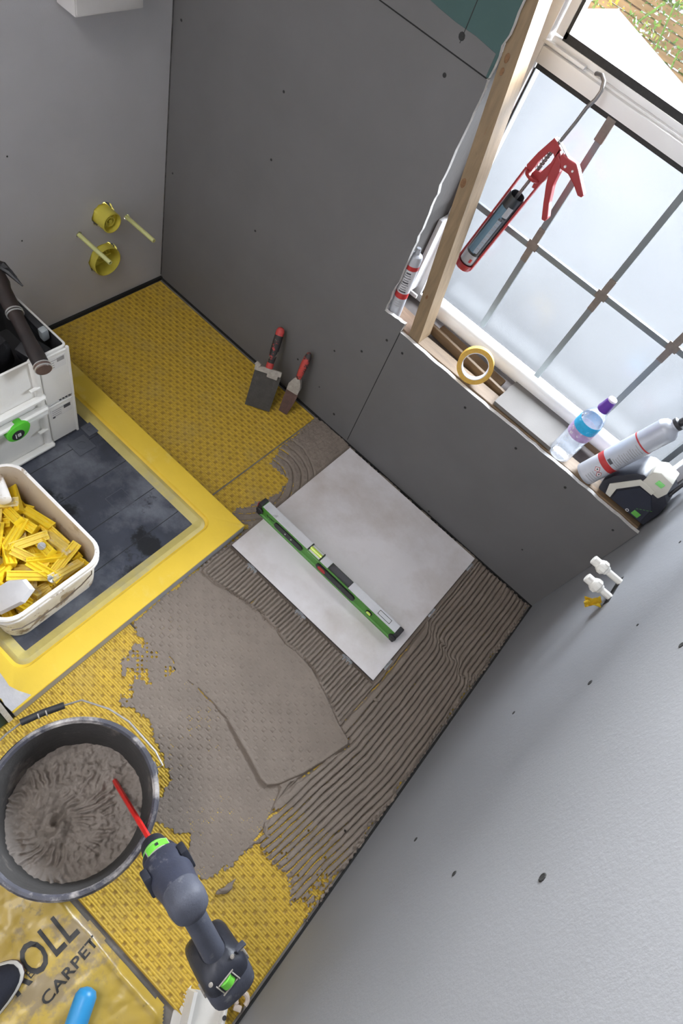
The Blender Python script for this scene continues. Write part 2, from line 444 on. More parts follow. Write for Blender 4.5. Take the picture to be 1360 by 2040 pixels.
X, Y = np.meshgrid(np.arange(.84, W - .003, st), np.arange(-1.33, -.003, st))
n_edge = fbm(X, Y, .035, 11)
cell = np.cos(2 * np.pi * X / .0185) * np.cos(2 * np.pi * Y / .0165)
d_out = poly_sd(X, Y, OUT) + .008 * n_edge + .004 * cell
d_sm = poly_sd(X, Y, SMOOTH); d_sl = poly_sd(X, Y, SLAB)
# smooth spread with the print of the mat showing through
sm = .0060 + .0006 * fbm(X, Y, .06, 21) + .00045 * fbm(X, Y, .012, 22)
i = np.floor(X / .0185); j = np.floor(Y / .0165); fx = np.abs(X / .0185 - i - .5) * .0185; fy = np.abs(Y / .0165 - j - .5) * .0165
dd = np.maximum(fx, fy); ring = np.exp(-((dd - .0055) / .0011) ** 2) * ((i + j) % 2 == 0)
prn = np.clip(fbm(X, Y, .16, 31) * .8 + .55, 0, 1)
sm = sm - .0019 * ring * np.maximum(prn, .35) + .0007 * np.clip((PBIG - dd) / .002, 0, 1) * ((i + j) % 2 == 0) - .0010 * np.clip(fbm(X, Y, .006, 41) - .75, 0, 1)
lift = np.clip(d_sl / .004, 0, 1) * (np.clip((X - 1.26) / .22, .0, 1))
sm = sm + .0060 * lift + .002 * np.exp(-((d_sl - .006) / .006) ** 2) * (X > 1.4) * (d_sl > 0)
# combed ridges with thin grooves
wob = .0035 * fbm(X, Y, .22, 51) + .0012 * fbm(X * 3, Y, .03, 52)
kx = np.clip((X - 1.63) / .03, 0, 1)
wob = wob + .016 * np.tanh((Y + .375 + .25 * (X - 1.76) + .012 * fbm(X, Y, .03, 53)) / .014) * kx
fan = .16 * np.clip(-(Y + .80), 0, 1)
right = X + Y * 0.0 > 1.640
pitch = np.where(right, .0158, .0126)
u = (X + wob + fan * right) / pitch
ph = u - np.floor(u) - .5
k = np.floor(u).astype(int)
rr = np.random.RandomState(3).rand(400)
deep = .6 + .4 * rr[np.clip(k, 0, 399)]
# looped ends of the short ridges beside the slab and under the tile edge
tend = np.where(~right, np.minimum((TY1 - .007 + .006 * rr[np.clip(k + 7, 0, 399)]) - Y, d_sm * -1.0 - .004), 1.0)
groove = np.exp(-(np.abs(ph) * pitch / .0019) ** 4) * np.clip(tend / .004, 0, 1) * deep
rg = .0136 + .0008 * fbm(X, Y, .03, 61) + .0005 * fbm(X, Y, .008, 62) - .0124 * groove + .0008 * np.cos(2 * np.pi * ph + np.pi)
thin = np.clip((-(Y + .93)) / .25, 0, 1) * right
rg = rg - .0035 * thin
# upper patch: curved strokes
cxx, cyy = .905, -.405
rad = np.sqrt(((X - cxx) / 1.0) ** 2 + ((Y - cyy) / 1.25) ** 2)
ph3 = rad / .0235 + .25 * fbm(X, Y, .1, 71); ph3 = ph3 - np.floor(ph3) - .5
fade = np.clip((.215 - rad) / .03, 0, 1)
up = .0085 + .0010 * fbm(X, Y, .025, 81) + .0010 * fbm(X, Y, .009, 82) - .0058 * np.exp(-(np.abs(ph3) * .0235 / .0028) ** 2) * fade - .0015 * np.exp(-(np.abs(((X + wob) / .017) % 1 - .5) * .017 / .002) ** 2) * (1 - fade)
up_zone = (X < TX0) & (Y > -.56)
z = np.where(d_sm > 0, sm, rg); z = np.where(up_zone, up, z)
# dark trench along the raised edge of the slab, step lines in the spread
tr_ = np.exp(-((d_sm + .003) / .0028) ** 4) * (d_sm < .001) * np.clip((X - 1.03) / .05, 0, 1)
gapn = np.clip(fbm(X, Y, .05, 91) * 1.5 + .75, .0, 1) * np.where((X > 1.33) & (X < 1.43), .25, 1)
z = z - .0110 * tr_ * gapn * (~up_zone)
crk = np.abs((Y + .995) + .006 * fbm(X, Y, .05, 95) + .0); cm = (X > 1.16) & (X < 1.40) & (fbm(X, Y, .04, 96) > -.45)
z = z - .0040 * np.exp(-(crk / .0014) ** 2) * cm
# beside the tile edge the adhesive is pressed down; thin at its own edges
e_t = np.maximum(np.maximum(TX0 - X, X - TX1), np.maximum(Y - TY0, TY1 - Y))
z = np.where(e_t < .010, np.minimum(z, .0030 + .5 * np.clip(e_t, 0, 1)), z)
z = np.minimum(z, .0045 + .6 * np.clip(d_out, 0, 1)) 
hole = fbm(X, Y, .03, 101) + .55 * cell
fade_in = np.clip((-(Y + 1.02)) / .16, 0, 1) * right * np.clip(1.2 - (1.88 - X) / .3, .3, 1)
leftp = np.clip((.115 - (X - 1.06)) / .1, 0, 1) * np.clip((-(Y + .99)) / .05, 0, 1) * (X < 1.19)
dots = np.clip((1.20 - X) / .06, 0, 1) * np.clip((-(Y + 1.0)) / .04, 0, 1)
mask = (d_out > 0) & (e_t > -.003) & ~((hole > 1.6 - 1.6 * fade_in) & right & ~up_zone & (Y < -.98)) & ~((hole > .95 - .95 * dots) & (X < 1.2) & (Y < -1.0))
M_adh = mat('tile_adhesive', (.245, .203, .168), .82, .10, 9.0, .5, 420.0, spec=.3, stain=((.215, .177, .146), 26.0, .5, .3))
adh = heightfield('tile_adhesive', X, Y, z, mask, M_adh)
tag(adh, 'wet grey tile adhesive spread and combed over the yellow mat', 'adhesive', kind='stuff')

# stray lumps of adhesive
def lump(x, y, s, a, label):
    bm = bmesh.new(); bmesh.ops.create_icosphere(bm, subdivisions=3, radius=1)
    r = random.Random(int(x * 9999))
    for v in bm.verts:
        c = v.co; q = 1 + .25 * math.sin(5 * c.x + x * 30) * math.cos(4 * c.y + 2)
        bend = .5 * c.x * c.x
        v.co = Vector((c.x * s * q, (c.y * .33 * q + bend * .7 - .2) * s, max(-.1, c.z) * s * .32 * q))
    bmesh.ops.rotate(bm, verts=bm.verts, cent=(0, 0, 0), matrix=Matrix.Rotation(a, 3, 'Z'))
    me = bpy.data.meshes.new('adhesive_lump'); bm.to_mesh(me); bm.free(); me.shade_smooth(); me.materials.append(M_adh)
    o = link(bpy.data.objects.new('adhesive_lump', me)); o.location = (x, y, .0065); tag(o, label, 'adhesive'); return o
lump(1.676, -1.272, .024, 1.2, 'curved lump of grey adhesive lying on the yellow mat above the drill')
lump(1.668, -1.118, .020, -.6, 'dark lump of adhesive at the foot of the combed lines')
o = lump(1.672, -.655, .015, .5, 'small crumb of adhesive on the combed lines by the tile corner'); o.location.z = .0125

# --- the floor tile
M_tile = mat('tile_face', (.80, .77, .78), .30, .07, 3.2, .22, 55.0, spec=.5, stain=((.54, .475, .43), 2.6, .46, .3))
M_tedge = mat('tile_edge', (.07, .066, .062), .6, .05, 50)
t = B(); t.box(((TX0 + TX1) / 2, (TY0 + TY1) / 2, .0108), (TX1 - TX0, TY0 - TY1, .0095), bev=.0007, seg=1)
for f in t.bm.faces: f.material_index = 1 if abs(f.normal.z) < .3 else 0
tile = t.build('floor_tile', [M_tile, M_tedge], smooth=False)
tag(tile, 'large square pale grey stone-effect floor tile bedded in wet adhesive', 'tile')
# clear plastic feet of levelling clips under the tile edges
M_clip = mat('clip_plastic', (.55, .57, .60), .3, .1, 30, trans=.35)
for k, (x, y, a, lab) in enumerate([(1.125, TY1 - .004, 0, 'clear levelling clip under the tile edge, next to the shower tray corner'), (1.335, TY1 - .004, 0, 'clear levelling clip under the middle of the tile edge facing the smooth adhesive'), (1.530, TY1 - .004, 0, 'clear levelling clip under the tile edge close to the near tile corner'), (TX1 + .004, -.545, 1.57, 'clear levelling clip under the tile edge just below the spirit level end'), (TX1 + .004, -.300, 1.57, 'clear levelling clip under the middle of the tile edge facing the right wall'), (TX1 + .004, -.055, 1.57, 'clear levelling clip under the tile corner beneath the sill')]):
    c_ = thing('levelling_clip', lab, 'clip', (x, y, .0058), (0, 0, a), 'levelling clips under the tile')
    b = B(); b.lathe([(.010, 0), (.0105, .0012), (.009, .002)], 14, Matrix.Translation((-.010, -.003, 0))); b.lathe([(.010, 0), (.0105, .0012), (.009, .002)], 14, Matrix.Translation((.010, -.003, 0)))
    b.build('base_plate', M_clip, c_)
    b = B(); b.box((0, .0015, .005), (.016, .0012, .009), bev=.0003); b.build('tab', M_clip, c_)

# ------------------------------------------------------------------ shower tray
M_tray = mat('tray_yellow', (.80, .55, .05), .5, .06, 7.0, .15, 120.0, stain=((.86, .68, .20), 5.0, .55, .2))
M_tray_in = mat('tray_tape', (.52, .43, .14), .35, .15, 12.0, .2, 40.0, stain=((.36, .33, .22), 7.0, .50, .2))
M_foam = mat('tray_grey_side', (.42, .42, .43), .8, .08, 20)
M_base = mat('tray_black_base', (.045, .050, .068), .42, .35, 7.0, .25, 60.0, stain=((.15, .16, .185), 5.0, .46, .2), stain2=((.010, .011, .014), 4.2, .57, .04))
tray = thing('shower_tray', 'yellow foam shower tray with a sunken black base and rounded groove', 'shower tray', (0, 0, 0))
zt = .046
x0, x1, y0, y1 = TR
def rrect(x0, x1, y0, y1, r, n=6):
    out = []
    for (cx, cy, a0) in ((x1 - r, y1 - r, 0), (x0 + r, y1 - r, 90), (x0 + r, y0 + r, 180), (x1 - r, y0 + r, 270)):
        for k in range(n + 1):
            a = math.radians(a0 + 90 * k / n); out.append((cx + r * math.cos(a), cy + r * math.sin(a)))
    return out
def ringloft(spec, name, m, parent, smooth=.5):
    b = B(); b.loft([[(x, y, z) for x, y in rrect(x0 + o, x1 - o, y0 + o, y1 - o, r)] for (o, r, z) in spec], False, False)
    return b.build(name, m, parent, smooth)
ringloft([(0, .002, .004), (0, .002, zt - .004)], 'side_band', M_foam, tray)
ringloft([(0, .002, zt - .004), (.0005, .002, zt - .001), (.002, .002, zt), (.066, .034, zt), (.069, .033, zt - .001), (.072, .032, zt - .008), (.078, .030, zt - .011)], 'rim', M_tray, tray)
ringloft([(.078, .030, zt - .011), (.086, .026, zt - .007), (.090, .022, zt - .0065), (.113, .004, zt - .016)], 'sealing_strip', M_tray_in, tray)
b = B(); b.box(((x0 + x1) / 2, (y0 + y1) / 2, .024), (x1 - x0 - .2, y1 - y0 - .2, .012)); b.build('base_panel', M_base, tray, smooth=False)
# raised joints and bosses of the black base
M_joint = mat('tray_base_joint', (.016, .017, .02), .6, .2, 30)
for k, xx in enumerate((.34, .47, .60, .73, .84)):
    b = B(); b.box((xx, -.95, .0302), (.0022, .56, .0006)); b.build('joint', M_joint, tray, smooth=False)
M_boss = mat('tray_boss', (.085, .093, .115), .55, .2, 20)
for (xx, yy, s) in ((.475, -.735, .030), (.44, -.675, .022)):
    b = B(); b.box((xx, yy, .0312), (s * 2, s * 2, .0028), bev=.001); b.lathe([(s * .5, .0326), (s * .5, .0336), (s * .42, .0336), (s * .42, .0326)], 16, Matrix.Translation((xx, yy, 0)), False, False); b.build('boss', M_boss, tray)
b = B()
for (a, c) in (((0, .03), (.06, .0015)), ((0, -.03), (.06, .0015)), ((.03, 0), (.0015, .06)), ((-.03, 0), (.0015, .06))): b.box((.70 + a[0], -.775 + a[1], .0304), (c[0], c[1], .0008))
b.build('moulded_square', M_boss, tray, smooth=False)
# ragged membrane corner at the near left of the tray
M_membr = mat('membrane', (.52, .50, .50), .7, .2, 16.0, .5, 60.0, stain=((.78, .74, .66), 10, .5, .2))
b = B(); b.prism(jag([(.80, -1.30), (.955, -1.322), (1.008, -1.30), (1.010, -1.3545), (.80, -1.3545), (.80, -1.30)], .02, .004, 9)[:-1], zt + .0002, zt + .0012); b.build('membrane_flap', M_membr, tray, smooth=False)
# ------------------------------------------------------------------ window and sill
M_pvc = mat('white_frame', (.80, .80, .80), .35, .03, 8.0, spec=.5)
M_gask = mat('black_gasket', (.018, .018, .018), .6, .3, 120.0, .4, 200)
M_bar = mat('glazing_bar', (.17, .19, .195), .5, .06, 20, metal=.2)
M_joint_bar = mat('bar_clip', (.18, .15, .125), .5, .2, 60, metal=.2)
def frosted():
    m = bpy.data.materials.new('frosted_glass'); m.use_nodes = True; nt = m.node_tree; N = nt.nodes; L = nt.links
    N.remove(N['Principled BSDF']); out = N['Material Output']
    tl = N.new('ShaderNodeBsdfTranslucent'); tp = N.new('ShaderNodeBsdfTransparent'); gl = N.new('ShaderNodeBsdfGlossy')
    nz = N.new('ShaderNodeTexNoise'); nz.inputs['Scale'].default_value = 3.0; nz.inputs['Detail'].default_value = 4
    tc = N.new('ShaderNodeTexCoord'); L.new(tc.outputs['Object'], nz.inputs[0])
    r = N.new('ShaderNodeMix'); r.data_type = 'RGBA'; L.new(nz.outputs['Fac'], r.inputs[0]); r.inputs[6].default_value = (.011, .0115, .0122, 1); r.inputs[7].default_value = (.034, .0345, .035, 1)
    L.new(r.outputs[2], tl.inputs[0]); tp.inputs[0].default_value = (.80, .83, .86, 1); gl.inputs['Roughness'].default_value = .25
    a = N.new('ShaderNodeMixShader'); a.inputs[0].default_value = .55; L.new(tl.outputs[0], a.inputs[1]); L.new(tp.outputs[0], a.inputs[2])
    c = N.new('ShaderNodeMixShader'); c.inputs[0].default_value = .04; L.new(a.outputs[0], c.inputs[1]); L.new(gl.outputs[0], c.inputs[2])
    L.new(c.outputs[0], out.inputs[0]); return m
def clear():
    m = bpy.data.materials.new('clear_glass'); m.use_nodes = True; nt = m.node_tree; N = nt.nodes; L = nt.links
    N.remove(N['Principled BSDF']); out = N['Material Output']
    tp = N.new('ShaderNodeBsdfTransparent'); gl = N.new('ShaderNodeBsdfGlossy'); gl.inputs['Roughness'].default_value = .02
    tp.inputs[0].default_value = (.97, .98, .98, 1)
    fr = N.new('ShaderNodeFresnel'); fr.inputs[0].default_value = 1.45
    a = N.new('ShaderNodeMixShader'); L.new(fr.outputs[0], a.inputs[0]); L.new(tp.outputs[0], a.inputs[1]); L.new(gl.outputs[0], a.inputs[2])
    L.new(a.outputs[0], out.inputs[0]); return m
M_frost = frosted(); M_clear = clear()
window = group_root('window_1')
yf = .2; xl, xr = .912, 1.872
def wb(name, x0, x1, y0, y1, z0, z1, m, bev=.002, parent=window):
    b = B(); b.box(((x0 + x1) / 2, (y0 + y1) / 2, (z0 + z1) / 2), (x1 - x0, y1 - y0, z1 - z0), bev=bev); return b.build(name, m, parent)
# outer frame
wb('frame', .895, .932, yf, yf + .06, .52, 1.89, M_pvc); wb('frame', 1.848, 1.88, yf, yf + .06, .52, 1.89, M_pvc)
wb('frame', .932, 1.848, yf, yf + .06, .515, .556, M_pvc); wb('frame', .932, 1.848, yf, yf + .06, 1.85, 1.89, M_pvc)
wb('transom', .932, 1.848, yf, yf + .06, 1.224, 1.257, M_pvc, .003)
wb('transom_ledge', .932, 1.848, yf + .012, yf + .06, 1.257, 1.262, M_pvc, .001)
wb('gasket', .934, 1.848, yf + .012, yf + .02, 1.2105, 1.2245, M_gask, .001)
wb('gasket', .932, .9365, yf + .012, yf + .02, .556, 1.2105, M_gask, .0005)
# opening sash of the top light
ys = yf + .022
sash = B()
for (a0, a1, c0, c1) in ((.936, 1.846, 1.262, 1.277), (.936, 1.846, 1.83, 1.85), (.936, .958, 1.281, 1.83), (1.824, 1.846, 1.281, 1.83)):
    sash.box(((a0 + a1) / 2, ys + .02, (c0 + c1) / 2), (a1 - a0, .04, c1 - c0), bev=.003)
sash = sash.build('sash', M_pvc, window)
g_ = B()
for (a0, a1, c0, c1) in ((.958, 1.824, 1.277, 1.293), (.958, .966, 1.281, 1.83)):
    g_.box(((a0 + a1) / 2, ys + .016, (c0 + c1) / 2), (a1 - a0, .03, c1 - c0))
g_.build('gasket', M_gask, sash, smooth=False)
b = B(); b.box((1.392, ys + .02, 1.555), (.87, .006, .56)); b.build('pane', M_clear, sash, smooth=False)
b = B(); b.box((.983, yf + .006, 1.2655), (.115, .014, .007), bev=.002); b.build('drip_bead', M_pvc, window)
# frosted lower light with bars between the panes
b = B(); b.box((1.392, yf + .034, .884), (.92, .004, .66)); b.build('pane', M_frost, window, smooth=False)
bars = [(1.150, .592, 1.2105), (1.377, .556, 1.2105), (1.600, .556, 1.2105), (1.815, .556, 1.2105)]
for (bx, z0_, z1_) in bars: wb('glazing_bar', bx - .0085, bx + .0085, yf + .018, yf + .028, z0_, z1_, M_bar, .001)
xs_ = [.934] + [q[0] for q in bars] + [1.848]
for a, c in zip(xs_, xs_[1:]): wb('glazing_bar', a + (.0085 if a > 1 else 0), c - (.0085 if c < 1.84 else 0), yf + .018, yf + .028, .878 + (a - 1.2) * .03, .894 + (a - 1.2) * .03, M_bar, .001)
for (bx, z0_, z1_) in bars:
    zc = .886 + (bx - 1.2) * .03 
    wb('bar_clip', bx - .0095, bx + .0095, yf + .016, yf + .0195, zc - .05, zc + .05, M_joint_bar, .0008)
    wb('bar_clip', bx - .016, bx + .016, yf + .0155, yf + .019, zc - .011, zc + .011, M_joint_bar, .0008)
wb('bar_clip', 1.139, 1.161, yf + .0105, yf + .019, 1.165, 1.218, M_joint_bar, .0008)
# window reveal and loose trims
reveal = struct(wb('trim_4', .896, .901, .013, .2, .545, 2.1, mat('reveal_grey', (.05, .044, .040), .9, .12, 8.0, .3, 90.0), 0, None))
tr = struct(wb('trim_5', .902, .915, .150, .1995, .575, .82, M_pvc, .002, None))
tr = struct(wb('trim_6', .902, .944, .146, .152, .572, .584, M_pvc, .001, None))

# ------------------------------------------------------------------ timber, pipe and offcut on the sill
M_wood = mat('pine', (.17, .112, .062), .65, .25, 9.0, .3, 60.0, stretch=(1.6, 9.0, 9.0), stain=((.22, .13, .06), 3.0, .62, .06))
M_wood_z = mat('pine_upright', (.22, .152, .085), .65, .22, 9.0, .3, 60.0, stretch=(9.0, 9.0, 1.3), stain=((.20, .11, .05), 4.0, .66, .05))
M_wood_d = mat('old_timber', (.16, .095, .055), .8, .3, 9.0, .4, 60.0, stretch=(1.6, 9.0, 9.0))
# stud leaning in the cut-out
stud = thing('timber_stud', 'knotty timber stud leaning upright in front of the window frame', 'timber')
def on_stud(u, y, t):  # u across, t up along the lean
    return (1.0595 - .1367 * (t - .566) - .0375 * (1 - u), y, t)
b = B(); b.loft([[on_stud(u, y, t) for (u, y) in ((0, .0145), (1, .0145), (1, .078), (0, .078))] for t in (.5585, .9, 1.3, 1.7, 2.1, 2.39)]); b.build('shaft', M_wood_z, stud, smooth=False)
M_knot = mat('knot', (.17, .085, .035), .7, .3, 200)
for (t, u, s, m_) in ((1.262, .35, .011, M_knot), (1.238, .32, .009, M_knot), (1.009, .25, .014, M_knot), (.70, .4, .008, M_knot)):
    c = Vector(on_stud(u, .0145, t)); b = B(); b.lathe([(s * .5, 0), (s * .45, .0006), (s * .2, .0009)], 12, Matrix.Translation(c) @ Matrix.Rotation(math.pi / 2, 4, 'X') @ Matrix.Diagonal((1, 1.7, 1, 1))); b.build('knot', m_, stud)
# sill framing: planks and battens
def plank(label, c, s, rot, m=M_wood, bev=.0015):
    b = B(); b.box((0, 0, 0), s, bev=bev, seg=1); o = b.build('timber_batten', m, smooth=False); o.location = c; o.rotation_euler = rot; tag(o, label, 'timber'); return o
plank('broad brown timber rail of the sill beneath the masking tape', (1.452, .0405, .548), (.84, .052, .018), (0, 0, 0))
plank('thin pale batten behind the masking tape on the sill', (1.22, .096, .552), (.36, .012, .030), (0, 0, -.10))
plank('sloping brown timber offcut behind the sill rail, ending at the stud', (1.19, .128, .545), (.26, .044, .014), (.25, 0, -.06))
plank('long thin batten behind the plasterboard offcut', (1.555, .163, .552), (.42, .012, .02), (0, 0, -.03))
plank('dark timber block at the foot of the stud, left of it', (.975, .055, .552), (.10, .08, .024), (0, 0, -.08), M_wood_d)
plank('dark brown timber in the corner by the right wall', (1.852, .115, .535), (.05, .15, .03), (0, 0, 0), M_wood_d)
# plasterboard offcut
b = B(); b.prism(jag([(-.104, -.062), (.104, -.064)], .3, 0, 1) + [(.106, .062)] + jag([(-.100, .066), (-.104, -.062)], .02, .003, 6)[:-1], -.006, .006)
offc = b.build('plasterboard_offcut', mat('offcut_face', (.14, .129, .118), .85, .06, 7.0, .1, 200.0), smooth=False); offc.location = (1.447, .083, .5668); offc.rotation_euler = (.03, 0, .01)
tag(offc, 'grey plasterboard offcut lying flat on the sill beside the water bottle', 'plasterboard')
# white waste pipe along the glass
b = B(); b.tube([(.99, .163, .583), (1.2, .166, .583), (1.45, .169, .581), (1.70, .173, .580)], .0245, 24); pipe = b.build('waste_pipe', mat('pipe_white', (.78, .77, .75), .35, .03, 9), smooth=.7)
tag(pipe, 'white plastic waste pipe running along the foot of the window', 'pipe')

# ------------------------------------------------------------------ outside
M_roof = mat('white_roof', (.66, .69, .72), .8, .05, 2.0)
M_slat = mat('fence_slat', (.42, .25, .11), .8, .25, 6.0, .3, 40, stretch=(1, 8, 8))
ro = B(); ro.prism([(.18, -1.0), (.18, .55), (.269, .798), (.418, .867), (1.003, .752), (2.2, .51), (2.2, -1.0)], 0, .10, frame((0, 2.4, 0), (1, 0, 0), (0, -1, 0)))
ro = ro.build('garden_wall', M_roof, smooth=False)
tag(ro, 'white rendered garden wall outside the window with a sloping top', 'wall')
fence = thing('garden_fence', 'brown slatted garden fence behind the white wall outside', 'fence')
zs = [.86, .79, .72, .655, .61, .567, .522, .478, .43, .385]
for k, z0 in enumerate(zs):
    b = B(); b.box((.65, 3.4 + rnd.uniform(-.004, .004), z0 + .1), (2.4, .02, .036 if k > 2 else .03), rot=(0, rnd.uniform(-.004, .004), 0), bev=.002, seg=1); b.build('slat', M_slat, fence, smooth=False)
for px_ in (-.3, .22, 1.0, 1.7):
    b = B(); b.box((px_, 3.44, .4), (.06, .05, 1.3)); b.build('post', M_slat, fence, smooth=False)
M_leaf = mat('leaf', (.20, .36, .05), .5, .5, 25.0, spec=.4); M_leaf2 = mat('leaf_pale', (.5, .55, .1), .5, .4, 25.0); M_petal = mat('petal', (.85, .85, .8), .6, .1, 20); M_petal2 = mat('yellow_petal', (.85, .6, .05), .6, .1, 20)
def plant(label, x, y, z, n, spread, seed, mats=(0, 0, 1)):
    r = random.Random(seed); t = thing('climbing_plant', label, 'plant', (x, y, z)); bm_ = B()
    for k in range(n):
        p = Vector((r.gauss(0, spread[0]), r.gauss(0, spread[1]), r.gauss(0, spread[2]))); s = r.uniform(.012, .03)
        R_ = Euler((r.uniform(-1, 1), r.uniform(-1, 1), r.uniform(0, 6.3))).to_matrix()
        n0 = len(bm_.bm.faces)
        vs = [bm_.bm.verts.new(p + R_ @ Vector(q) * s) for q in ((0, 0, 0), (.5, .35, .1), (1.2, 0, -.1), (.5, -.35, .1))]
        f = bm_.bm.faces.new(vs); f.material_index = mats[r.randrange(len(mats))]
    o = bm_.build('foliage', [M_leaf, M_leaf2, M_petal, M_petal2], t, smooth=False); o['kind'] = 'stuff'
    b = B(); b.tube([(0, .02, -.5), (.02, .0, -.2), (-.02, .0, .0), (.05, -.01, .12)], .006, 6); b.build('stem', M_leaf, t)
hb = B(); rh = random.Random(77)
for q in range(2600):
    p_ = Vector((rh.uniform(-.5, 1.8), 3.62 + rh.gauss(0, .05), rh.uniform(.05, 1.15))); s_ = rh.uniform(.05, .09); R_ = Euler((rh.uniform(-1, 1), rh.uniform(-1, 1), rh.uniform(0, 6.3))).to_matrix()
    f_ = hb.bm.faces.new([hb.bm.verts.new(p_ + R_ @ Vector(q_) * s_) for q_ in ((0, 0, 0), (.5, .35, .1), (1.2, 0, -.1), (.5, -.35, .1))]); f_.material_index = (0, 0, 0, 1, 2)[rh.randrange(5)]
for k in range(7): hb.mi = 0; hb.tube([(-.4 + k * .35, 3.65, -.9), (-.4 + k * .35, 3.65, .9)], .012, 6)
hd = hb.build('hedge', [M_leaf, M_leaf2, M_petal], smooth=False); tag(hd, 'green flowering hedge growing behind the slatted fence outside', 'hedge', kind='stuff')
plant('yellow-flowered plant overhanging the corner of the white wall', .12, 3.0, .78, 200, (.08, .1, .06), 1, (0, 1, 3, 3))
plant('leafy climber with white flowers on the upper fence slats', .45, 3.36, .80, 200, (.16, .03, .07), 2, (0, 0, 0, 1, 2))
plant('green climber hanging over the fence beside the white wall top', .33, 3.3, .66, 110, (.09, .03, .03), 3, (0, 0, 1, 2))
plant('green climber threaded between the lower fence slats', .62, 3.36, .64, 130, (.14, .03, .035), 4, (0, 0, 0, 2))
b = B(); b.box((1.2, 2.6, -.95), (9, 5, .1)); gr = struct(b.build('ground', mat('paving', (.5, .5, .5), .9, .1, 3), smooth=False))
# ------------------------------------------------------------------ spirit level on the tile
M_lgreen = mat('level_green', (.075, .27, .035), .42, .1, 20.0, .08, 200, stain=((.30, .33, .24), 30.0, .68, .1))
M_alu = mat('level_alu', (.74, .74, .76), .32, .06, 25.0, .15, 90.0, metal=.35, stain=((.45, .45, .46), 24.0, .64, .1))
M_blk = mat('black_plastic', (.022, .022, .025), .5, .3, 60.0, .3, 200.0, stain=((.16, .15, .14), 40.0, .66, .1))
M_redp = mat('red_plastic', (.45, .03, .03), .5, .15, 60)
M_vial = mat('vial_liquid', (.62, .82, .10), .15, .06, 60, coat=.6)
M_white = mat('white_plastic', (.78, .78, .77), .4, .05, 20)
lv = thing('spirit_level', 'long green spirit level with silver top edge standing across the tile', 'spirit level', (1.297, -.4665, .0158), (0, 0, -.012))
L_ = .286
b = B()
b.loft([[(sx * L_, y, z) for (y, z) in ((-.0145, .001), (.0145, .001), (.0145, .008), (.010, .011), (.010, .046), (.0145, .049), (.0145, .0575), (-.0145, .0575), (-.0145, .049), (-.0105, .046), (-.0105, .011), (-.0145, .008))] for sx in (-1, 1)])
b.build('body', M_lgreen, lv, smooth=False)
b = B(); b.box((-.185, 0, .0590), (.196, .030, .0022), bev=.0005); b.box((-.015, 0, .0590), (.032, .030, .0022), bev=.0005); b.box((.188, 0, .0590), (.196, .030, .0022), bev=.0005)
tp = b.build('top_edge', M_alu, lv, smooth=False)
b = B(); b.box((0, 0, .0005), (.572, .029, .001)); b.build('bottom_edge', M_alu, lv, smooth=False)
def oval(x, z, hx, hz, n=20): return [(x + (hx - hz) * (1 if math.cos(t) > 0 else -1) + hz * math.cos(t), z + hz * math.sin(t)) for t in [2 * math.pi * (k + .5) / n for k in range(n)]]
FR = frame((0, 0, 0), (1, 0, 0), (0, -1, 0))
def fx(poly, d0, d1, name, m, par=lv):
    b = B(); b.prism([(x, z) for x, z in poly], d0, d1, frame((0, 0, 0), (1, 0, 0), (0, -1, 0)) , bev=0); return b.build(name, m, par, smooth=.6)
g1 = fx(oval(-.163, .028, .062, .0125), .008, .0155, 'hand_grip', M_blk)
for dx in (-.012, .014): b = B(); b.lathe([(.0025, 0), (.0024, .0012)], 10, frame((-.163 + dx, -.0155, .03), (1, 0, 0), (0, -1, 0))); b.build('screw', M_white, g1)
g2 = fx(oval(.045, .026, .082, .014), .008, .0160, 'electronics_grip', M_blk)
fx(oval(-.012, .026, .016, .009), .0155, .0172, 'red_button', M_redp, g2)
b = B(); b.box((.046, -.001, .0605), (.088, .026, .004), bev=.0018); ds = b.build('display_bezel', M_blk, g2)
b = B(); b.box((.046, -.001, .0627), (.078, .019, .0012), bev=.0004); b.build('screen', mat('screen_dark', (.06, .06, .065), .25, .1, 20), ds)
b = B()
for q in range(7): b.lathe([(.0026, 0), (.002, .0012)], 8, frame((.012 + q * .0105, -.0160, .020 + (q % 2) * .011), (1, 0, 0), (0, -1, 0)))
b.build('keypad', mat('keypad_dark', (.06, .06, .06), .5, .2, 60), g2)
b = B(); b.box((-.059, 0, .052), (.052, .027, .014), bev=.002); vh = b.build('vial_block', M_white, lv)
b = B(); b.cyl((-.082, -.001, .0585), (-.036, -.001, .0585), .0068, seg=16); b.build('centre_vial', M_vial, lv)
for q in (-.0835, -.0345): B().box((q, 0, .0595), (.004, .029, .006)).build('vial_end_frame', M_blk, lv, smooth=False)
b = B(); b.lathe([(.0115, 0), (.0115, .0032), (.009, .0036), (.009, .001)], 24, frame((.188, -.0105, .029), (1, 0, 0), (0, -1, 0))); vr = b.build('vial_ring', M_blk, lv)
b = B(); b.cyl((.180, -.0125, .029), (.196, -.0125, .029), .005, seg=14); b.build('end_vial', M_vial, vr)
b = B()
for (a, c, sx_, sy_) in ((0, .0075, .048, .0016), (0, -.0075, .048, .0016), (.0235, 0, .0016, .0165), (-.0235, 0, .0016, .0165)): b.box((.232 + a, c, .0603), (sx_, sy_, .0006))
b.build('slot_outline', M_blk, tp, smooth=False)
for sx in (-1, 1):
    b = B(); b.box((sx * .294, 0, .0305), (.017, .032, .061), bev=.004); e_ = b.build('end_cap', M_blk, lv)
    b = B(); b.lathe([(.0135, 0), (.0135, .004), (.0115, .006), (.0085, .0055), (.004, .007)], 20, frame((sx * .290, -.0145, .029), (1, 0, 0), (0, -1, 0))); b.build('end_grip', M_blk, e_)
b = B(); b.box((-.3035, -.010, .045), (.003, .008, .022), bev=.001); b.build('red_mark', M_redp, lv)
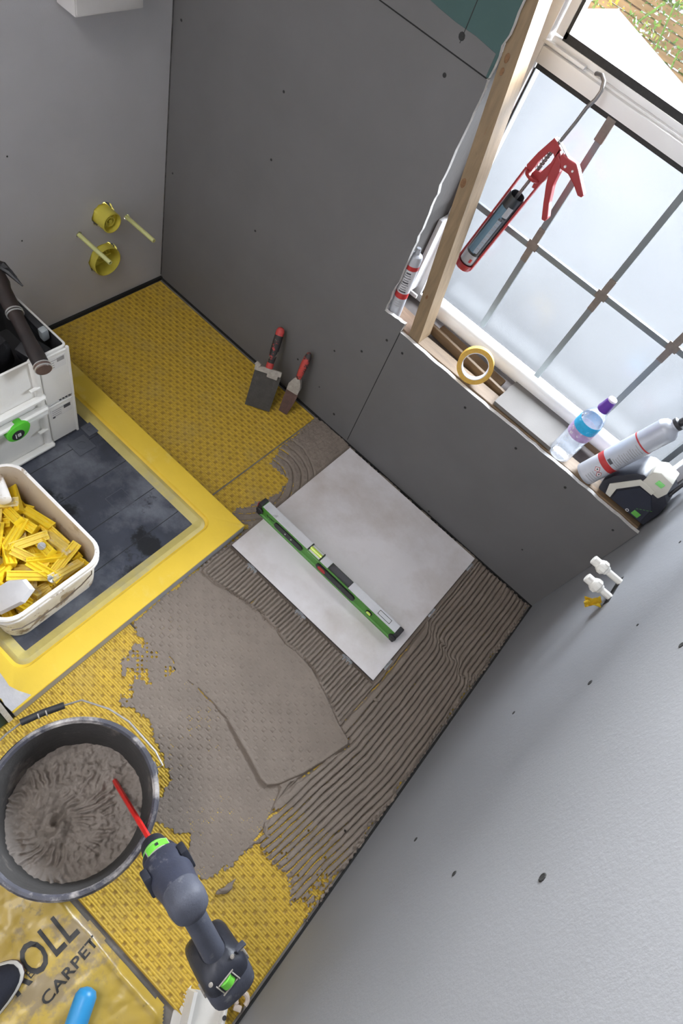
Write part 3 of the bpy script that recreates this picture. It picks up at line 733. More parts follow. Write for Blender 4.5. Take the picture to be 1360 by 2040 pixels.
# black wordmark squiggle printed on the green web (illegible in the photo)
b = B(); pts = [(-.262 + .032 * t, -.0109, .028 + .004 * math.sin(t * 22)) for t in [q / 16 for q in range(17)]]; b.tube(pts, .0011, 6); b.build('printed_mark', M_blk, lv)

# ------------------------------------------------------------------ trowels leaning on the window wall
M_cem = mat('dried_cement', (.36, .33, .29), .9, .25, 70.0, .8, 160.0)
M_blade = mat('muddy_blade', (.05, .046, .04), .75, .3, 30.0, .5, 160.0, stain=((.09, .08, .07), 20.0, .55, .2))
M_grip = mat('trowel_grip', (.022, .02, .02), .6, .3, 60.0, .5, 160.0, stain=((.50, .44, .36), 42.0, .56, .06), stain2=((.42, .04, .04), 24.0, .57, .04))
M_grip_r = mat('red_grip', (.48, .05, .045), .55, .2, 60.0, .5, 160.0, stain=((.5, .42, .36), 45.0, .60, .06))
def bow(prof, M, name, m, par, seg=14, sq=.8):
    b = B(); b.lathe(prof, seg, M @ Matrix.Diagonal((1, sq, 1, 1))); return b.build(name, m, par, smooth=.8)
P0 = Vector((.692, -.163, .0085)); P1 = Vector((.614, -.0225, .266)); ax = P1 - P0; LA = ax.length
FA = frame(P0, (.91, .41, 0), ax)
t = thing('bucket_trowel', 'mud-caked broad bucket trowel leaning on the window wall, red and black handle', 'trowel'); t.matrix_world = FA
b = B(); b.prism([(-.046, 0), (.046, .004), (.050, .140), (.036, .152), (-.036, .150), (-.047, .138)], -.0012, .0016, frame((0, 0, 0), (1, 0, 0), (0, -1, 0)), bev=0); b.build('blade', M_blade, t, smooth=False)
b = B(); b.box((0, -.005, .146), (.098, .013, .020), rot=(0, -.05, 0), bev=.004); b.box((-.040, -.009, .157), (.020, .012, .016), rot=(0, .5, 0), bev=.003); b.box((.02, -.007, .134), (.04, .008, .02), bev=.004); b.build('tang', M_cem, t)
bow([(.0125, .156), (.0135, .166), (.0125, .176)], Matrix.Translation((0, -.004, 0)), 'ferrule', M_grip_r, t)
bow([(.0115, .176), (.013, .195), (.0150, .225), (.0155, .25), (.0145, LA - .028)], Matrix.Translation((0, -.004, 0)), 'handle', M_grip, t)
bow([(.0147, LA - .028), (.0145, LA - .012), (.010, LA - .003), (.003, LA)], Matrix.Translation((0, -.004, 0)), 'handle_end', M_grip_r, t)
P0 = Vector((.763, -.098, .0085)); P1 = Vector((.748, -.0195, .262)); ax = P1 - P0; LA = ax.length
FA = frame(P0, (.93, .25, 0), ax)
t = thing('margin_trowel', 'narrow mud-caked margin trowel leaning on the wall beside the broad trowel', 'trowel'); t.matrix_world = FA
b = B(); b.prism([(-.018, 0), (.016, 0), (.023, .06), (.024, .11), (.016, .135), (-.016, .135), (-.024, .11), (-.022, .06)], -.001, .0016, frame((0, 0, 0), (1, 0, 0), (0, -1, 0)), bev=0); b.build('blade', mat('rusty_blade', (.10, .055, .045), .7, .4, 30.0, .5, 120.0, stain=((.30, .26, .22), 30.0, .62, .1)), t, smooth=False)
b = B(); b.loft([[(sx * w_, -.003 + sy * d_, z) for sx, sy in ((-1, -1), (1, -1), (1, 1), (-1, 1))] for (w_, d_, z) in ((.022, .005, .098), (.023, .007, .125), (.014, .008, .150), (.008, .007, .158))]); b.build('tang', M_cem, t)
bow([(.0085, .156), (.0105, .168), (.0130, .195), (.0140, .222), (.0125, LA - .02), (.008, LA - .004), (.002, LA)], Matrix.Translation((0, -.004, 0)), 'handle', mat('red_black_grip', (.03, .025, .025), .55, .3, 60, .5, 160, stain=((.48, .06, .05), 26.0, .47, .04), stain2=((.5, .42, .36), 50.0, .64, .05)), t)

# ------------------------------------------------------------------ bucket of adhesive
BC = Vector((1.307, -1.39, 0))
M_buck = mat('bucket_black', (.028, .028, .032), .55, .3, 30.0, .4, 120.0, stain=((.50, .46, .43), 24.0, .56, .08))
M_rim = mat('bucket_rim', (.06, .06, .075), .5, .3, 30.0, .6, 90.0, stain=((.56, .52, .49), 17.0, .46, .22))
M_inm = mat('bucket_inside', (.045, .042, .040), .8, .2, 18.0, .8, 90.0, stain=((.20, .172, .150), 7.0, .54, .14))
bk_ = thing('mixing_bucket', 'black builder\'s bucket with cement-splashed rim, full of grey adhesive', 'bucket', (BC.x, BC.y, .0062))
b = B(); b.lathe([(.112, .0), (.124, .002), (.155, .27), (.158, .272)], 56, None, True, False); b.build('body', M_buck, bk_)
b = B(); b.lathe([(.118, .006), (.150, .262), (.1555, .288)], 56, None, True, False); b.build('inner_wall', M_inm, bk_)
b = B(); b.lathe([(.1555, .268), (.1680, .270), (.1695, .276), (.1690, .288), (.1655, .294), (.1600, .2945), (.1555, .288)], 56, None, False, False); b.build('rim', M_rim, bk_)
M_wire = mat('bail_wire', (.38, .36, .34), .4, .2, 80, metal=.7)
e1 = Vector((1.374, -1.238, .281)) - BC; e2 = Vector((1.24, -1.542, .281)) - BC
pth = [e1, (1.382, -1.222, .286), (1.350, -1.214, .291), (1.307, -1.213, .293), (1.264, -1.212, .293), (1.213, -1.223, .291), (1.158, -1.250, .290), (1.142, -1.281, .290), (1.124, -1.32, .290), (1.111, -1.358, .290), (1.109, -1.393, .290), (1.113, -1.44, .29), (1.14, -1.50, .288), (1.18, -1.543, .286), (1.225, -1.56, .284), e2]
pth = [Vector(q) - (Vector((0, 0, .0062)) if k in (0, 15) else BC + Vector((0, 0, .0062))) for k, q in enumerate(pth)]
b = B(); b.tube(pth, .0022, 8); bail = b.build('bail', M_wire, bk_)
gp = [pth[7] + (pth[8] - pth[7]) * .0, pth[8], pth[9] + (pth[9] - pth[8]) * .1]
b = B(); b.tube([gp[0], gp[1], gp[2]], .0075, 12, rr=[.0075, .0075, .0075]); gr_ = b.build('grip', M_blk, bail)
b = B()
for f_ in (.42, .60): 
    q = gp[0].lerp(gp[2], f_); d_ = (gp[2] - gp[0]).normalized(); b.cyl(q - d_ * .0012, q + d_ * .0012, .0080, seg=14)
b.build('grip_ring', M_cem, gr_)
for e_ in (e1, e2):
    n_ = Vector((e_.x, e_.y, 0)).normalized(); b = B(); b.box((0, 0, 0), (.028, .012, .026), bev=.004); o = b.build('ear', M_rim, bk_); o.matrix_local = frame((e_.x, e_.y, .272), (-n_.y, n_.x, 0), (0, 0, 1))
# the mix inside, swirled by the paddle
st = .0017; R_ = .150
X, Y = np.meshgrid(np.arange(-R_, R_, st), np.arange(-R_, R_, st)); rad = np.hypot(X, Y)
cx, cy = -.012, -.052
r2 = np.hypot(X - cx, Y - cy); th = np.arctan2(Y - cy, X - cx)
nz = fbm(X, Y, .03, 301); nz2 = fbm(X, Y, .010, 302)
ribs = np.sin(th * 26 + r2 * 150 + 3 * fbm(X, Y, .05, 303)); band = np.exp(-((r2 - .062) / .022) ** 2) * (.55 + .6 * np.clip(fbm(X, Y, .05, 333), -.6, 1))
ribs2 = np.sin(th * 44 - r2 * 60 + 4 * fbm(X, Y, .04, 304)); band2 = np.exp(-((r2 - .108) / .024) ** 2)
spiral = np.sin(th * 1.0 + np.log(r2 + .008) * 5.0)
z = .152 + .010 * spiral * np.exp(-r2 / .09) + .0075 * np.maximum(ribs, -.5) * band + .0055 * ribs2 * band2 * (.6 + nz) + .006 * nz + .0042 * nz2 + .035 * np.clip((rad - .09) / .06, 0, 1) ** 2 * (.6 + .6 * np.clip(-(X * .5 + Y) / .15, -.5, 1))
z = z - .045 * np.exp(-(((X - cx + .004) / .010) ** 2 + ((Y - cy - .012) / .018) ** 2)) + .014 * np.exp(-(((X - cx - .018) / .012) ** 2 + ((Y - cy - .002) / .02) ** 2))
mx = heightfield('adhesive_mix', X + BC.x, Y + BC.y, z, rad < .1375 + .012 * np.clip((z - .152) / .05, 0, 1), mat('wet_mix', (.30, .26, .23), .62, .15, 16.0, .7, 300.0, spec=.4))
tag(mx, 'swirled wet grey adhesive inside the black bucket', 'adhesive', kind='stuff')

# ------------------------------------------------------------------ cordless drill with mixing paddle
M_dr = mat('drill_dark', (.032, .036, .058), .5, .15, 30.0, .2, 200.0, stain=((.17, .17, .19), 20.0, .60, .12))
M_dr2 = mat('drill_black', (.020, .022, .032), .45, .2, 30.0, .2, 200.0, stain=((.13, .13, .14), 16.0, .62, .12))
M_rub = mat('drill_rubber', (.062, .067, .090), .65, .12, 30.0, .3, 260.0, stain=((.24, .24, .25), 14.0, .58, .15))
M_lime = mat('lime_green', (.16, .60, .06), .4, .12, 40)
M_redm = mat('paddle_red', (.62, .025, .02), .35, .15, 60, coat=.3)
zl = Vector((.61, -.14, .775)); D = frame((1.480, -1.337, .352), (.18, -.035, -.10), zl)
dr = thing('cordless_drill', 'dark blue cordless drill with lime green details leaning on the bucket rim', 'drill'); dr.matrix_world = D
b = B(); b.tube([(0, 0, -.355), (0, 0, .006)], .0056, 6); b.build('paddle_shaft', M_redm, dr, smooth=False)
b = B()
for q in range(3):
    pts = [(.035 * math.cos(q * 2.09 + s * 1.6) * (1 - .25 * abs(s - .5)), .035 * math.sin(q * 2.09 + s * 1.6), -.360 + .05 * s) for s in [k / 6 for k in range(7)]]; b.tube(pts, .0035, 6)
b.lathe([(.036, -.362), (.038, -.358), (.034, -.356), (.034, -.360)], 24, None, False, False)
b.build('paddle_head', M_inm, dr)
b = B(); b.lathe([(.009, -.004), (.019, -.002), (.0235, .004), (.0255, .018), (.0262, .030)], 28); b.build('chuck', M_dr2, dr)
b = B(); b.lathe([(.0262, .029), (.0278, .030), (.0284, .034), (.0272, .036)], 28, None, False, False); b.build('green_ring', M_lime, dr)
b = B(); b.lathe([(.0258, .035), (.0300, .038), (.0330, .044), (.0345, .056), (.0350, .066)], 28); b.build('torque_collar', M_dr2, dr)
def ell(rx, ry, z, cx=0., cy=0., n=28, pw=2.4):
    o = []
    for k in range(n):
        t_ = 2 * math.pi * k / n; c_, s_ = math.cos(t_), math.sin(t_)
        o.append((cx + rx * math.copysign(abs(c_) ** (2 / pw), c_), cy + ry * math.copysign(abs(s_) ** (2 / pw), s_), z))
    return o
b = B(); b.loft([ell(.0350, .036, .064), ell(.0385, .039, .074), ell(.040, .040, .095, .001), ell(.038, .038, .115, .001), ell(.035, .035, .135), ell(.0335, .033, .168)]); hs = b.build('motor_housing', M_dr, dr, smooth=.8)
b = B(); b.loft([ell(.0340, .0335, .158, 0), ell(.0345, .034, .178), ell(.0325, .032, .192), ell(.026, .025, .202), ell(.012, .012, .206)]); b.build('rear_cap', M_rub, dr, smooth=.8)
b = B(); b.box((.026, 0, .100), (.028, .050, .055), bev=.006); b.box((-.010, .036, .098), (.044, .014, .030), bev=.004); b.box((-.012, -.036, .098), (.044, .014, .03), bev=.004); b.build('housing_shell', M_dr2, hs)
def patch(a0, a1, z0, z1, r0, r1, name, m, par):
    n = 8; b = B(); rings = []
    for (zz, r) in ((z0, r0), (z0 + .002, r1), (z1 - .002, r1), (z1, r0)): rings.append([(r * math.cos(a0 + (a1 - a0) * k / n), r * math.sin(a0 + (a1 - a0) * k / n), zz) for k in range(n + 1)])
    vs = [[b.bm.verts.new(q) for q in rr_] for rr_ in rings]
    for a_, c_ in zip(vs, vs[1:]):
        for k in range(n): b.bm.faces.new((a_[k], a_[k + 1], c_[k + 1], c_[k]))
    return b.build(name, m, par, smooth=.6)
AC = 3.05
fr_ = patch(AC - .62, AC + .62, .044, .070, .030, .0372, 'selector_frame', M_cem, dr)
sel = patch(AC - .55, AC + .55, .047, .067, .034, .0385, 'gear_selector', M_lime, dr)
patch(AC - .10, AC + .05, .051, .062, .036, .0392, 'selector_mark', M_dr2, sel)
def ringx(ry, rz, x, cz, n=24, pw=2.3):
    return [(x, q[0], cz + q[1]) for q in [(e_[0], e_[1]) for e_ in ell(ry, rz, 0, n=n, pw=pw)]]
b = B(); b.loft([ringx(.021, .027, .022, .146), ringx(.0215, .0255, .045, .146), ringx(.0205, .0225, .100, .143), ringx(.0215, .0225, .168, .136), ringx(.0225, .024, .190, .132)]); b.build('handle', M_rub, dr, smooth=.8)
b = B(); b.loft([ringx(.009, .012, .040, .100, 14), ringx(.009, .010, .060, .098, 14)]); b.build('trigger', M_lime, dr)
b = B(); b.loft([ringx(.024, .030, .172, .126, pw=3), ringx(.038, .054, .186, .118, pw=3.6), ringx(.044, .065, .202, .112, pw=4.5), ringx(.045, .067, .222, .110, pw=4.5)]); ft = b.build('battery_foot', M_dr2, dr, smooth=.7)
b = B(); b.loft([ringx(.045, .068, .2225, .108, pw=4.5), ringx(.046, .069, .230, .108, pw=4.5), ringx(.0455, .067, .260, .108, pw=4.5), ringx(.040, .061, .270, .108, pw=4.5)]); bt = b.build('battery', M_rub, dr, smooth=.7)
b = B(); b.lathe([(.0150, -.0095), (.0165, -.008), (.0165, .008), (.0150, .0095)], 26, frame((.210, -.004, .1655), (1, 0, 0), (1, .25, 0))); kn = b.build('green_dial', M_lime, ft)
b = B()
for (a, c, sx_, sy_) in ((.0125, 0, .002, .034), (-.0125, 0, .002, .034), (0, .0165, .026, .002), (0, -.0165, .026, .002)): b.box((.210 + a, -.004 + c, .1775), (sx_, sy_, .003), rot=(0, 0, .25), bev=.0006, seg=1)
b.build('dial_frame', M_cem, kn, smooth=False)
for (a, c, d_) in ((.181, .022, .166), (.190, -.030, .172), (.184, .042, .164)):
    b = B(); b.lathe([(.0042, 0), (.004, .0018), (.002, .0026)], 12, frame((a, c, d_), (1, 0, .2), (-.3, 0, 1))); b.build('screw', M_cem, ft)
for sy_ in (1, -1):
    b = B(); b.box((.230, sy_ * .0465, .134), (.012, .004, .026), bev=.0018); b.build('battery_catch', M_cem, bt)
for q in range(5):
    b = B(); b.box((.178 + q * .004, .042, .168 - q * .006), (.004, .020, .004), bev=.001, seg=1); b.build('foot_rib', M_rub, ft)
# ------------------------------------------------------------------ tub of wedges in the tray
M_tub = mat('tub_white', (.78, .74, .68), .5, .06, 8.0, .15, 60.0, stain=((.34, .26, .18), 13.0, .53, .05))
M_tubrim = mat('tub_rim', (.84, .81, .78), .45, .06, 20.0, .2, 60.0, stain=((.42, .34, .26), 24.0, .57, .06))
tub = thing('wedge_tub', 'stained white plastic tub without lid, full of yellow wedges', 'tub', (.692, -1.114, .0312))
hx, hy = .190, .147
def rr3(o, r, z): return [(x, y, z) for x, y in rrect(-hx + o, hx - o, -hy + o, hy - o, r, 7)]
b = B(); b.loft([rr3(.018, .04, 0), rr3(.014, .045, .003), rr3(.004, .052, .152)], True, False); b.build('body', M_tub, tub, smooth=.7)
b = B(); b.loft([rr3(.020, .04, .003), rr3(.007, .05, .150), rr3(.004, .052, .172)], True, False); b.build('inner_wall', mat('tub_inside', (.60, .52, .42), .5, .1, 10.0, .1, 60, stain=((.36, .27, .17), 9, .60, .1)), tub, smooth=.7)
b = B(); b.loft([rr3(.004, .052, .140), rr3(-.004, .056, .142), rr3(-.004, .056, .149), rr3(.0005, .054, .151), rr3(.0005, .054, .158), rr3(-.005, .057, .160), rr3(-.005, .057, .170), rr3(-.002, .056, .173), rr3(.004, .052, .172)], False, False); b.build('rim', M_tubrim, tub, smooth=.5)
b = B(); b.tube([(.191, .10, .140), (.196, .095, .128), (.198, .06, .112), (.199, .0, .100), (.198, -.06, .100), (.196, -.11, .112), (.194, -.13, .135)], .0016, 8); b.build('bail', mat('thin_wire', (.16, .13, .11), .5, .2, 80, metal=.5), tub)

M_wedge = mat('wedge_yellow', (.86, .63, .03), .38, .10, 30.0, .06, 200, stain=((.88, .70, .25), 18.0, .66, .1))
M_wedge2 = mat('wedge_dusty', (.80, .62, .16), .5, .12, 24.0, .1, 200, stain=((.70, .66, .60), 26.0, .58, .12))
def wedge_mesh(name, m):
    L, wd, h0, h1 = .094, .026, .004, .022
    xs = [0, .15, .18, .36, .39, .61, .64, .82, .85, 1]; dz = [0, 0, 1, 1, 0, 0, 1, 1, 0, 0]
    b = B(); rings = []
    for t_ in (0, .035, .9, 1):
        y = (t_ - .5) * L; h = h0 + (h1 - h0) * t_
        top = [(wd * (x - .5), y, h - (.0030 * d_ * (1 if 0 < t_ < 1 and t_ > .02 else 0) if t_ < .95 else 0)) for x, d_ in zip(xs, dz)]
        rings.append(top + [(wd * .5, y, 0), (-wd * .5, y, 0)])
    b.loft(rings); o = b.build(name, m, None, smooth=False); me = o.data; bpy.data.objects.remove(o); return me
wm1 = wedge_mesh('levelling_wedge', M_wedge); wm2 = wedge_mesh('levelling_wedge', M_wedge2)
rw = random.Random(11)
def wedge_pose(layer, zbase, n, tries=4000, dmin=.034):
    pts = []
    for _ in range(tries):
        if len(pts) >= n: break
        yaw = rw.gauss(-math.pi / 2, .5) if rw.random() < .62 else rw.uniform(0, 6.28)
        ex = .020 + abs(math.sin(yaw)) * .046 + abs(math.cos(yaw)) * .012; ey = .020 + abs(math.cos(yaw)) * .046 + abs(math.sin(yaw)) * .012
        x = rw.uniform(-hx + ex, hx - ex); y = rw.uniform(-hy + ey, hy - ey)
        if all(math.hypot(x - a, y - c) > dmin for a, c, *_ in pts):
            pts.append((x, y, yaw))
    return [(x, y, zbase + rw.uniform(0, .012), yaw, rw.gauss(0, .22), rw.gauss(0, .3) + (math.pi if rw.random() < .12 else 0)) for x, y, yaw in pts]
# lower wedges, hidden or barely glimpsed: one heap
bm = bmesh.new()
for zb in (.045, .065, .085):
    for (x, y, z_, yaw, rx, ry) in wedge_pose(0, zb, 44):
        M_ = Matrix.Translation((x + tub.location.x, y + tub.location.y, z_)) @ Euler((rx * .5, ry * .5, yaw)).to_matrix().to_4x4()
        n0 = len(bm.verts); bm.from_mesh(wm1); bm.verts.ensure_lookup_table()
        bmesh.ops.transform(bm, matrix=M_, verts=bm.verts[n0:])
me = bpy.data.meshes.new('wedge_heap'); bm.to_mesh(me); bm.free(); me.materials.append(M_wedge)
o = link(bpy.data.objects.new('wedge_heap', me)); tag(o, 'deeper yellow plastic wedges at the bottom of the white tub', 'wedges', kind='stuff')
for zb, n in ((.106, 34), (.132, 32)):
    for k, (x, y, z_, yaw, rx, ry) in enumerate(wedge_pose(1, zb, n)):
        o = link(bpy.data.objects.new('levelling_wedge', wm2 if rw.random() < .12 else wm1))
        edge = max(0, abs(x) / hx - .55) + max(0, abs(y) / hy - .55)
        o.location = (x + tub.location.x, y + tub.location.y, z_ - .02 * edge); o.rotation_euler = (rx, ry, yaw)
        tag(o, 'ribbed yellow tile-levelling wedge lying loose among others in the white tub', 'wedge', 'yellow wedges in the tub')
b = B(); b.loft([[(x * s, y * s, z_) for x, y in ((-.06, -.02), (-.03, -.038), (.03, -.034), (.062, -.012), (.05, .022), (.012, .036), (-.045, .024))] for (s, z_) in ((.96, 0), (1, .004), (.88, .016), (.5, .021))]); o = b.build('white_scraper', mat('milky_plastic', (.70, .69, .70), .4, .08, 20.0, .2, 40, trans=.15), smooth=.5)
o.location = (.812, -1.196, .170); o.rotation_euler = (.12, -.35, 1.15); tag(o, 'milky white plastic piece on top of the wedges by the tub rim', 'plastic piece')
b = B(); b.lathe([(.012, -.045), (.0165, -.042), (.0165, .042), (.012, .045)], 20); o = b.build('white_plug', M_tubrim, smooth=.6); o.location = (.548, -1.035, .172); o.rotation_euler = (0, 1.45, -.35); tag(o, 'off-white round plastic plug lying on the wedges by the far tub corner', 'plug')
for k, (x, y, z_, a, lab) in enumerate(((.745, -1.06, .163, .4, 'small pale plastic clip stuck upright between wedges in mid tub'), (.835, -1.10, .160, 1.9, 'small pale plastic clip among the wedges near the tub\'s outer corner'))):
    t = thing('clip_foot', lab, 'clip', (x, y, z_), (.4, .5, a))
    b = B(); b.lathe([(.010, 0), (.0105, .002), (.004, .004)], 12); b.build('base', M_clip, t)
    b = B(); b.box((0, 0, .012), (.014, .0015, .020), bev=.0004); b.build('tab', M_clip, t)

# ------------------------------------------------------------------ stacked tool cases
M_case = mat('case_grey', (.76, .75, .72), .5, .05, 8.0, .12, 160.0, stain=((.42, .38, .33), 7.0, .64, .12))
M_case_in = mat('case_inside', (.030, .03, .032), .6, .2, 20)
M_lab = mat('paper_label', (.70, .69, .68), .6, .04, 30); M_ink = mat('ink', (.07, .07, .08), .7, .2, 60); M_ink2 = mat('grey_ink', (.30, .29, .29), .7, .2, 60)
cx0, cx1, cy0, cy1 = .124, .414, -1.096, -.704
def case(name, label, z0, z1, is_open):
    t = thing(name, label, 'tool case', ((cx0 + cx1) / 2, (cy0 + cy1) / 2, z0)); h = z1 - z0; hx_ = (cx1 - cx0) / 2; hy_ = (cy1 - cy0) / 2
    def rr(o, r, z): return [(x, y, z) for x, y in rrect(-hx_ + o, hx_ - o, -hy_ + o, hy_ - o, r, 4)]
    b = B()
    if is_open:
        b.loft([rr(.004, .01, 0), rr(.0, .012, .004), rr(0, .012, h - .001), rr(.0015, .011, h), rr(.0055, .008, h), rr(.006, .008, h - .002)], True, False); b.build('body', M_case, t)
        b = B(); b.loft([rr(.006, .008, h - .002), rr(.008, .008, .02)], False, True); b.build('inner_wall', M_case_in, t)
    else:
        b.loft([rr(.004, .01, 0), rr(.0, .012, .004), rr(0, .012, h - .003), rr(.003, .011, h)]); b.build('body', M_case, t)
    F = frame((hx_, 0, 0), (0, 1, 0), (1, 0, 0))       # local: u along y, v up, out of the front face
    def p(name, u0, u1, v0, v1, d, m, par=t, bev=.002):
        b = B(); b.box(((u0 + u1) / 2, (v0 + v1) / 2, d / 2), (u1 - u0, v1 - v0, d), bev=bev, seg=1, M=F); return b.build(name, m, par)
    yl = lambda y: y - (cy0 + cy1) / 2
    for s in (1, -1):
        u = sorted((s * hy_ - s * .001, s * (hy_ - .090)))
        p('corner_panel', u[0], u[1], .006, h - .006, .006, M_case)
        p('edge_rib', *sorted((s * hy_, s * (hy_ - .008))), .0, h, .009, M_case)
    p('ledge', -hy_ + .092, hy_ - .092, .004, .020, .022, M_case, bev=.005)
    p('upper_ledge', -hy_ + .092, hy_ - .092, h - .052 if is_open else h - .020, h - .040 if is_open else h - .006, .016, M_case, bev=.004) if not is_open else p('upper_ledge', -hy_ + .092, hy_ - .092, .050, .066, .020, M_case, bev=.005)
    for s in (1, -1):
        b = B(); b.cyl((hx_ - .001, s * (hy_ - .104), .004), (hx_ - .001, s * (hy_ - .104), h - .004), .0125, seg=18); b.build('latch_column', M_case, t)
        b = B(); b.box((hx_ + .010, s * (hy_ - .118), h * .52), (.010, .030, .006), bev=.001, seg=1); b.build('latch_fin', M_case, t)
    la = p('label_plate', hy_ - .083, hy_ - .014, h - .062, h - .018, .0068, M_lab, bev=.0004)
    p('barcode', hy_ - .040, hy_ - .018, h - .038, h - .024, .0074, M_ink2 if is_open else M_ink, la, 0)
    for q in range(4): p('print_line', hy_ - .079, hy_ - .079 + (.030 if q else .045), h - .028 - q * .0085, h - .0262 - q * .0085, .0073, M_ink2, la, 0)
    p('print_mark', hy_ - .079, hy_ - .071, h - .060, h - .053, .0074, M_ink, la, 0)
    for q in range(4): p('vent_slot', hy_ - .050 + q * .010, hy_ - .044 + q * .010, .004, .008, .0078, M_ink, t, 0)
    return t, F, h
lo, F_lo, h_lo = case('tool_case', 'grey tool case at the bottom of the stack, with round green latch', .0312, .206, False)
# green rotary latch with its dark disc
kn_ = [(0, 0)]
yk = -.902 - (cy0 + cy1) / 2; zk = .196 - .0312
tear = [(.034 * math.cos(a) * (1 + .28 * max(0, math.cos(a - .7)) ** 6), .030 * math.sin(a) * (1 + .28 * max(0, math.cos(a - .7)) ** 6)) for a in [2 * math.pi * q / 32 for q in range(32)]]
FK = F_lo @ Matrix.Translation((yk, zk, .004))
b = B(); b.prism(tear, 0, .024, FK, bev=.003); lt = b.build('green_latch', mat('latch_green', (.10, .55, .04), .42, .08, 30, .1, 100), lo, smooth=.5)
b = B(); b.lathe([(.0185, .0238), (.0185, .0250), (.017, .0254)], 28, FK @ Matrix.Translation((-.002, -.006, 0))); ld = b.build('latch_disc', M_blk, lt)
b = B()
for (u, v, a, c) in ((-.0075, 0, .0022, .018), (.002, .005, .008, .0022), (.002, -.005, .008, .0022), (.0015, 0, .0085, .0022), (.0065, .0025, .0022, .006), (.0065, -.0028, .0022, .006)): b.box((u - .002, v - .006, .0256), (a, c, .0006), M=FK)
b.build('latch_emblem', M_white, ld, smooth=False)
up, F_up, h_up = case('tool_case', 'open grey tool case on top of the stack, tools poking out', .2065, .404, True)
b = B()
for q in range(2): b.box((-.055 + q * .012, h_up - .040, .0022), (.004, .016, .003), rot=(0, 0, -.3), M=F_up)
b.bm.faces.ensure_lookup_table(); b.build('moulded_mark', M_ink2, up, smooth=False)
# tools
M_tool = mat('tool_black', (.016, .016, .018), .45, .3, 30.0, .4, 120.0, stain=((.09, .09, .1), 18.0, .6, .1))
M_brown = mat('tool_brown', (.030, .020, .017), .5, .3, 20.0, .3, 100.0, stain=((.015, .014, .014), 8, .5, .2))
t = thing('hammer', 'worn brown-black round handle with silver bands resting over the case edge', 'hand tool')
A_ = Vector((.165, -.727, .452)); B_ = Vector((.468, -.811, .420)); d_ = (B_ - A_).normalized(); LL = (B_ - A_).length; FT = frame(A_, (0, 0, 1), d_)
b = B(); b.lathe([(.014, -.06), (.024, -.03), (.026, .03), (.021, .05), (.0205, .12), (.0175, .15), (.0175, .22), (.0205, .255), (.0205, LL - .014)], 22, FT); b.build('handle', M_brown, t, smooth=.7)
b = B(); b.lathe([(.0205, LL - .014), (.0220, LL - .012), (.0220, LL - .004), (.0195, LL)], 22, FT); b.build('end_cap', mat('worn_cap', (.10, .062, .05), .45, .3, 40, .2, 100), t)
for q in (.122, .130, LL - .016, LL - .006):
    b = B(); b.lathe([(.0206, q), (.0228, q + .001), (.0228, q + .003), (.0206, q + .004)], 22, FT, False, False); b.build('silver_band', mat('silver_band', (.6, .6, .58), .35, .1, 30, metal=.7) if 'silver_band' not in bpy.data.materials else bpy.data.materials['silver_band'], t)
t = thing('tool_bar', 'black rectangular tool bar with a pale grey end block inside the open case', 'hand tool')
FT = frame((.268, -.7255, .402), (0, 1, .1), (1, .0, -.05))
b = B(); b.box((0, 0, 0), (.018, .034, .15), bev=.004, M=FT); b.build('bar', M_tool, t)
b = B(); b.box((0, 0, .080), (.021, .038, .020), bev=.005, M=FT); b.build('end_block', mat('pale_block', (.34, .37, .38), .5, .1, 30), t)
o = B().box((.355, -.765, .352), (.075, .060, .05), rot=(.2, .1, .3), bev=.008).build('tool_block', M_tool, smooth=.6); tag(o, 'small black block-shaped tool lying in the corner of the open case', 'hand tool')
o = B().box((.25, -.92, .345), (.20, .20, .10), rot=(.08, -.06, .2), bev=.025).build('power_tool', M_tool, smooth=.6); tag(o, 'dark bulky power tool filling the near part of the open case', 'power tool')
t = thing('pliers', 'black pliers with pointed handles sticking up at the far side of the case', 'pliers')
for (q, off) in ((0, 0), (1, .022)):
    b = B(); b.tube([(.20 + off, -.735, .36), (.16 + off * .5, -.722, .44), (.125 + off, -.712, .470), (.165 + off, -.700, .476 - .006 * q), (.205 + off, -.692, .462 - .012 * q)], .008, 8, rr=[.006, .010, .012, .009, .002]); b.build('grip', M_tool, t)

# ------------------------------------------------------------------ fixtures on the left and right walls
M_cap = mat('yellow_cap', (.60, .52, .075), .45, .08, 20, .05, 100); M_pin = mat('pale_yellow_pin', (.60, .60, .26), .45, .08, 20)
t = thing('flush_pipe_cap', 'upper yellow pipe stub with a round cap on the left wall', 'pipe cap', (0, -.256, .365), (0, math.pi / 2, 0))
b = B(); b.lathe([(.0355, -.08), (.0345, .045), (.0315, .046), (.0310, .022)], 28, None, False, True); b.build('collar', M_cap, t)
b = B(); b.lathe([(.018, .022), (.0175, .036), (.014, .037), (.0135, .028), (.008, .027), (.007, .036), (.002, .037)], 24, None, False, True); b.build('plug', M_cap, t)
t = thing('drain_pipe_cap', 'lower and larger open yellow drain stub on the left wall', 'pipe cap', (0, -.262, .2), (0, math.pi / 2, 0))
b = B(); b.lathe([(.0545, -.08), (.0535, .022), (.0515, .023), (.0500, -.028)], 32, None, False, True); b.build('collar', M_cap, t)
b = B(); b.lathe([(.026, -.028), (.026, -.012), (.022, -.010), (.021, -.026)], 24, None, False, True); b.box((.0, .012, -.016), (.006, .05, .018), bev=.001); b.build('plug', M_cap, t)
for (y, l, lab) in ((-.161, .133, 'thin pale yellow pin in the left wall nearest the room corner'), (-.349, .148, 'thin pale yellow pin in the left wall crossing over the drain stub')):
    t = thing('fixing_pin', lab, 'pin', (0, y, .325), (0, math.pi / 2, 0))
    b = B(); b.lathe([(.0072, -.06), (.0072, l - .001), (.0066, l), (.0046, l), (.0046, l - .012)], 16, None, False, True); b.build('sleeve', M_pin, t)
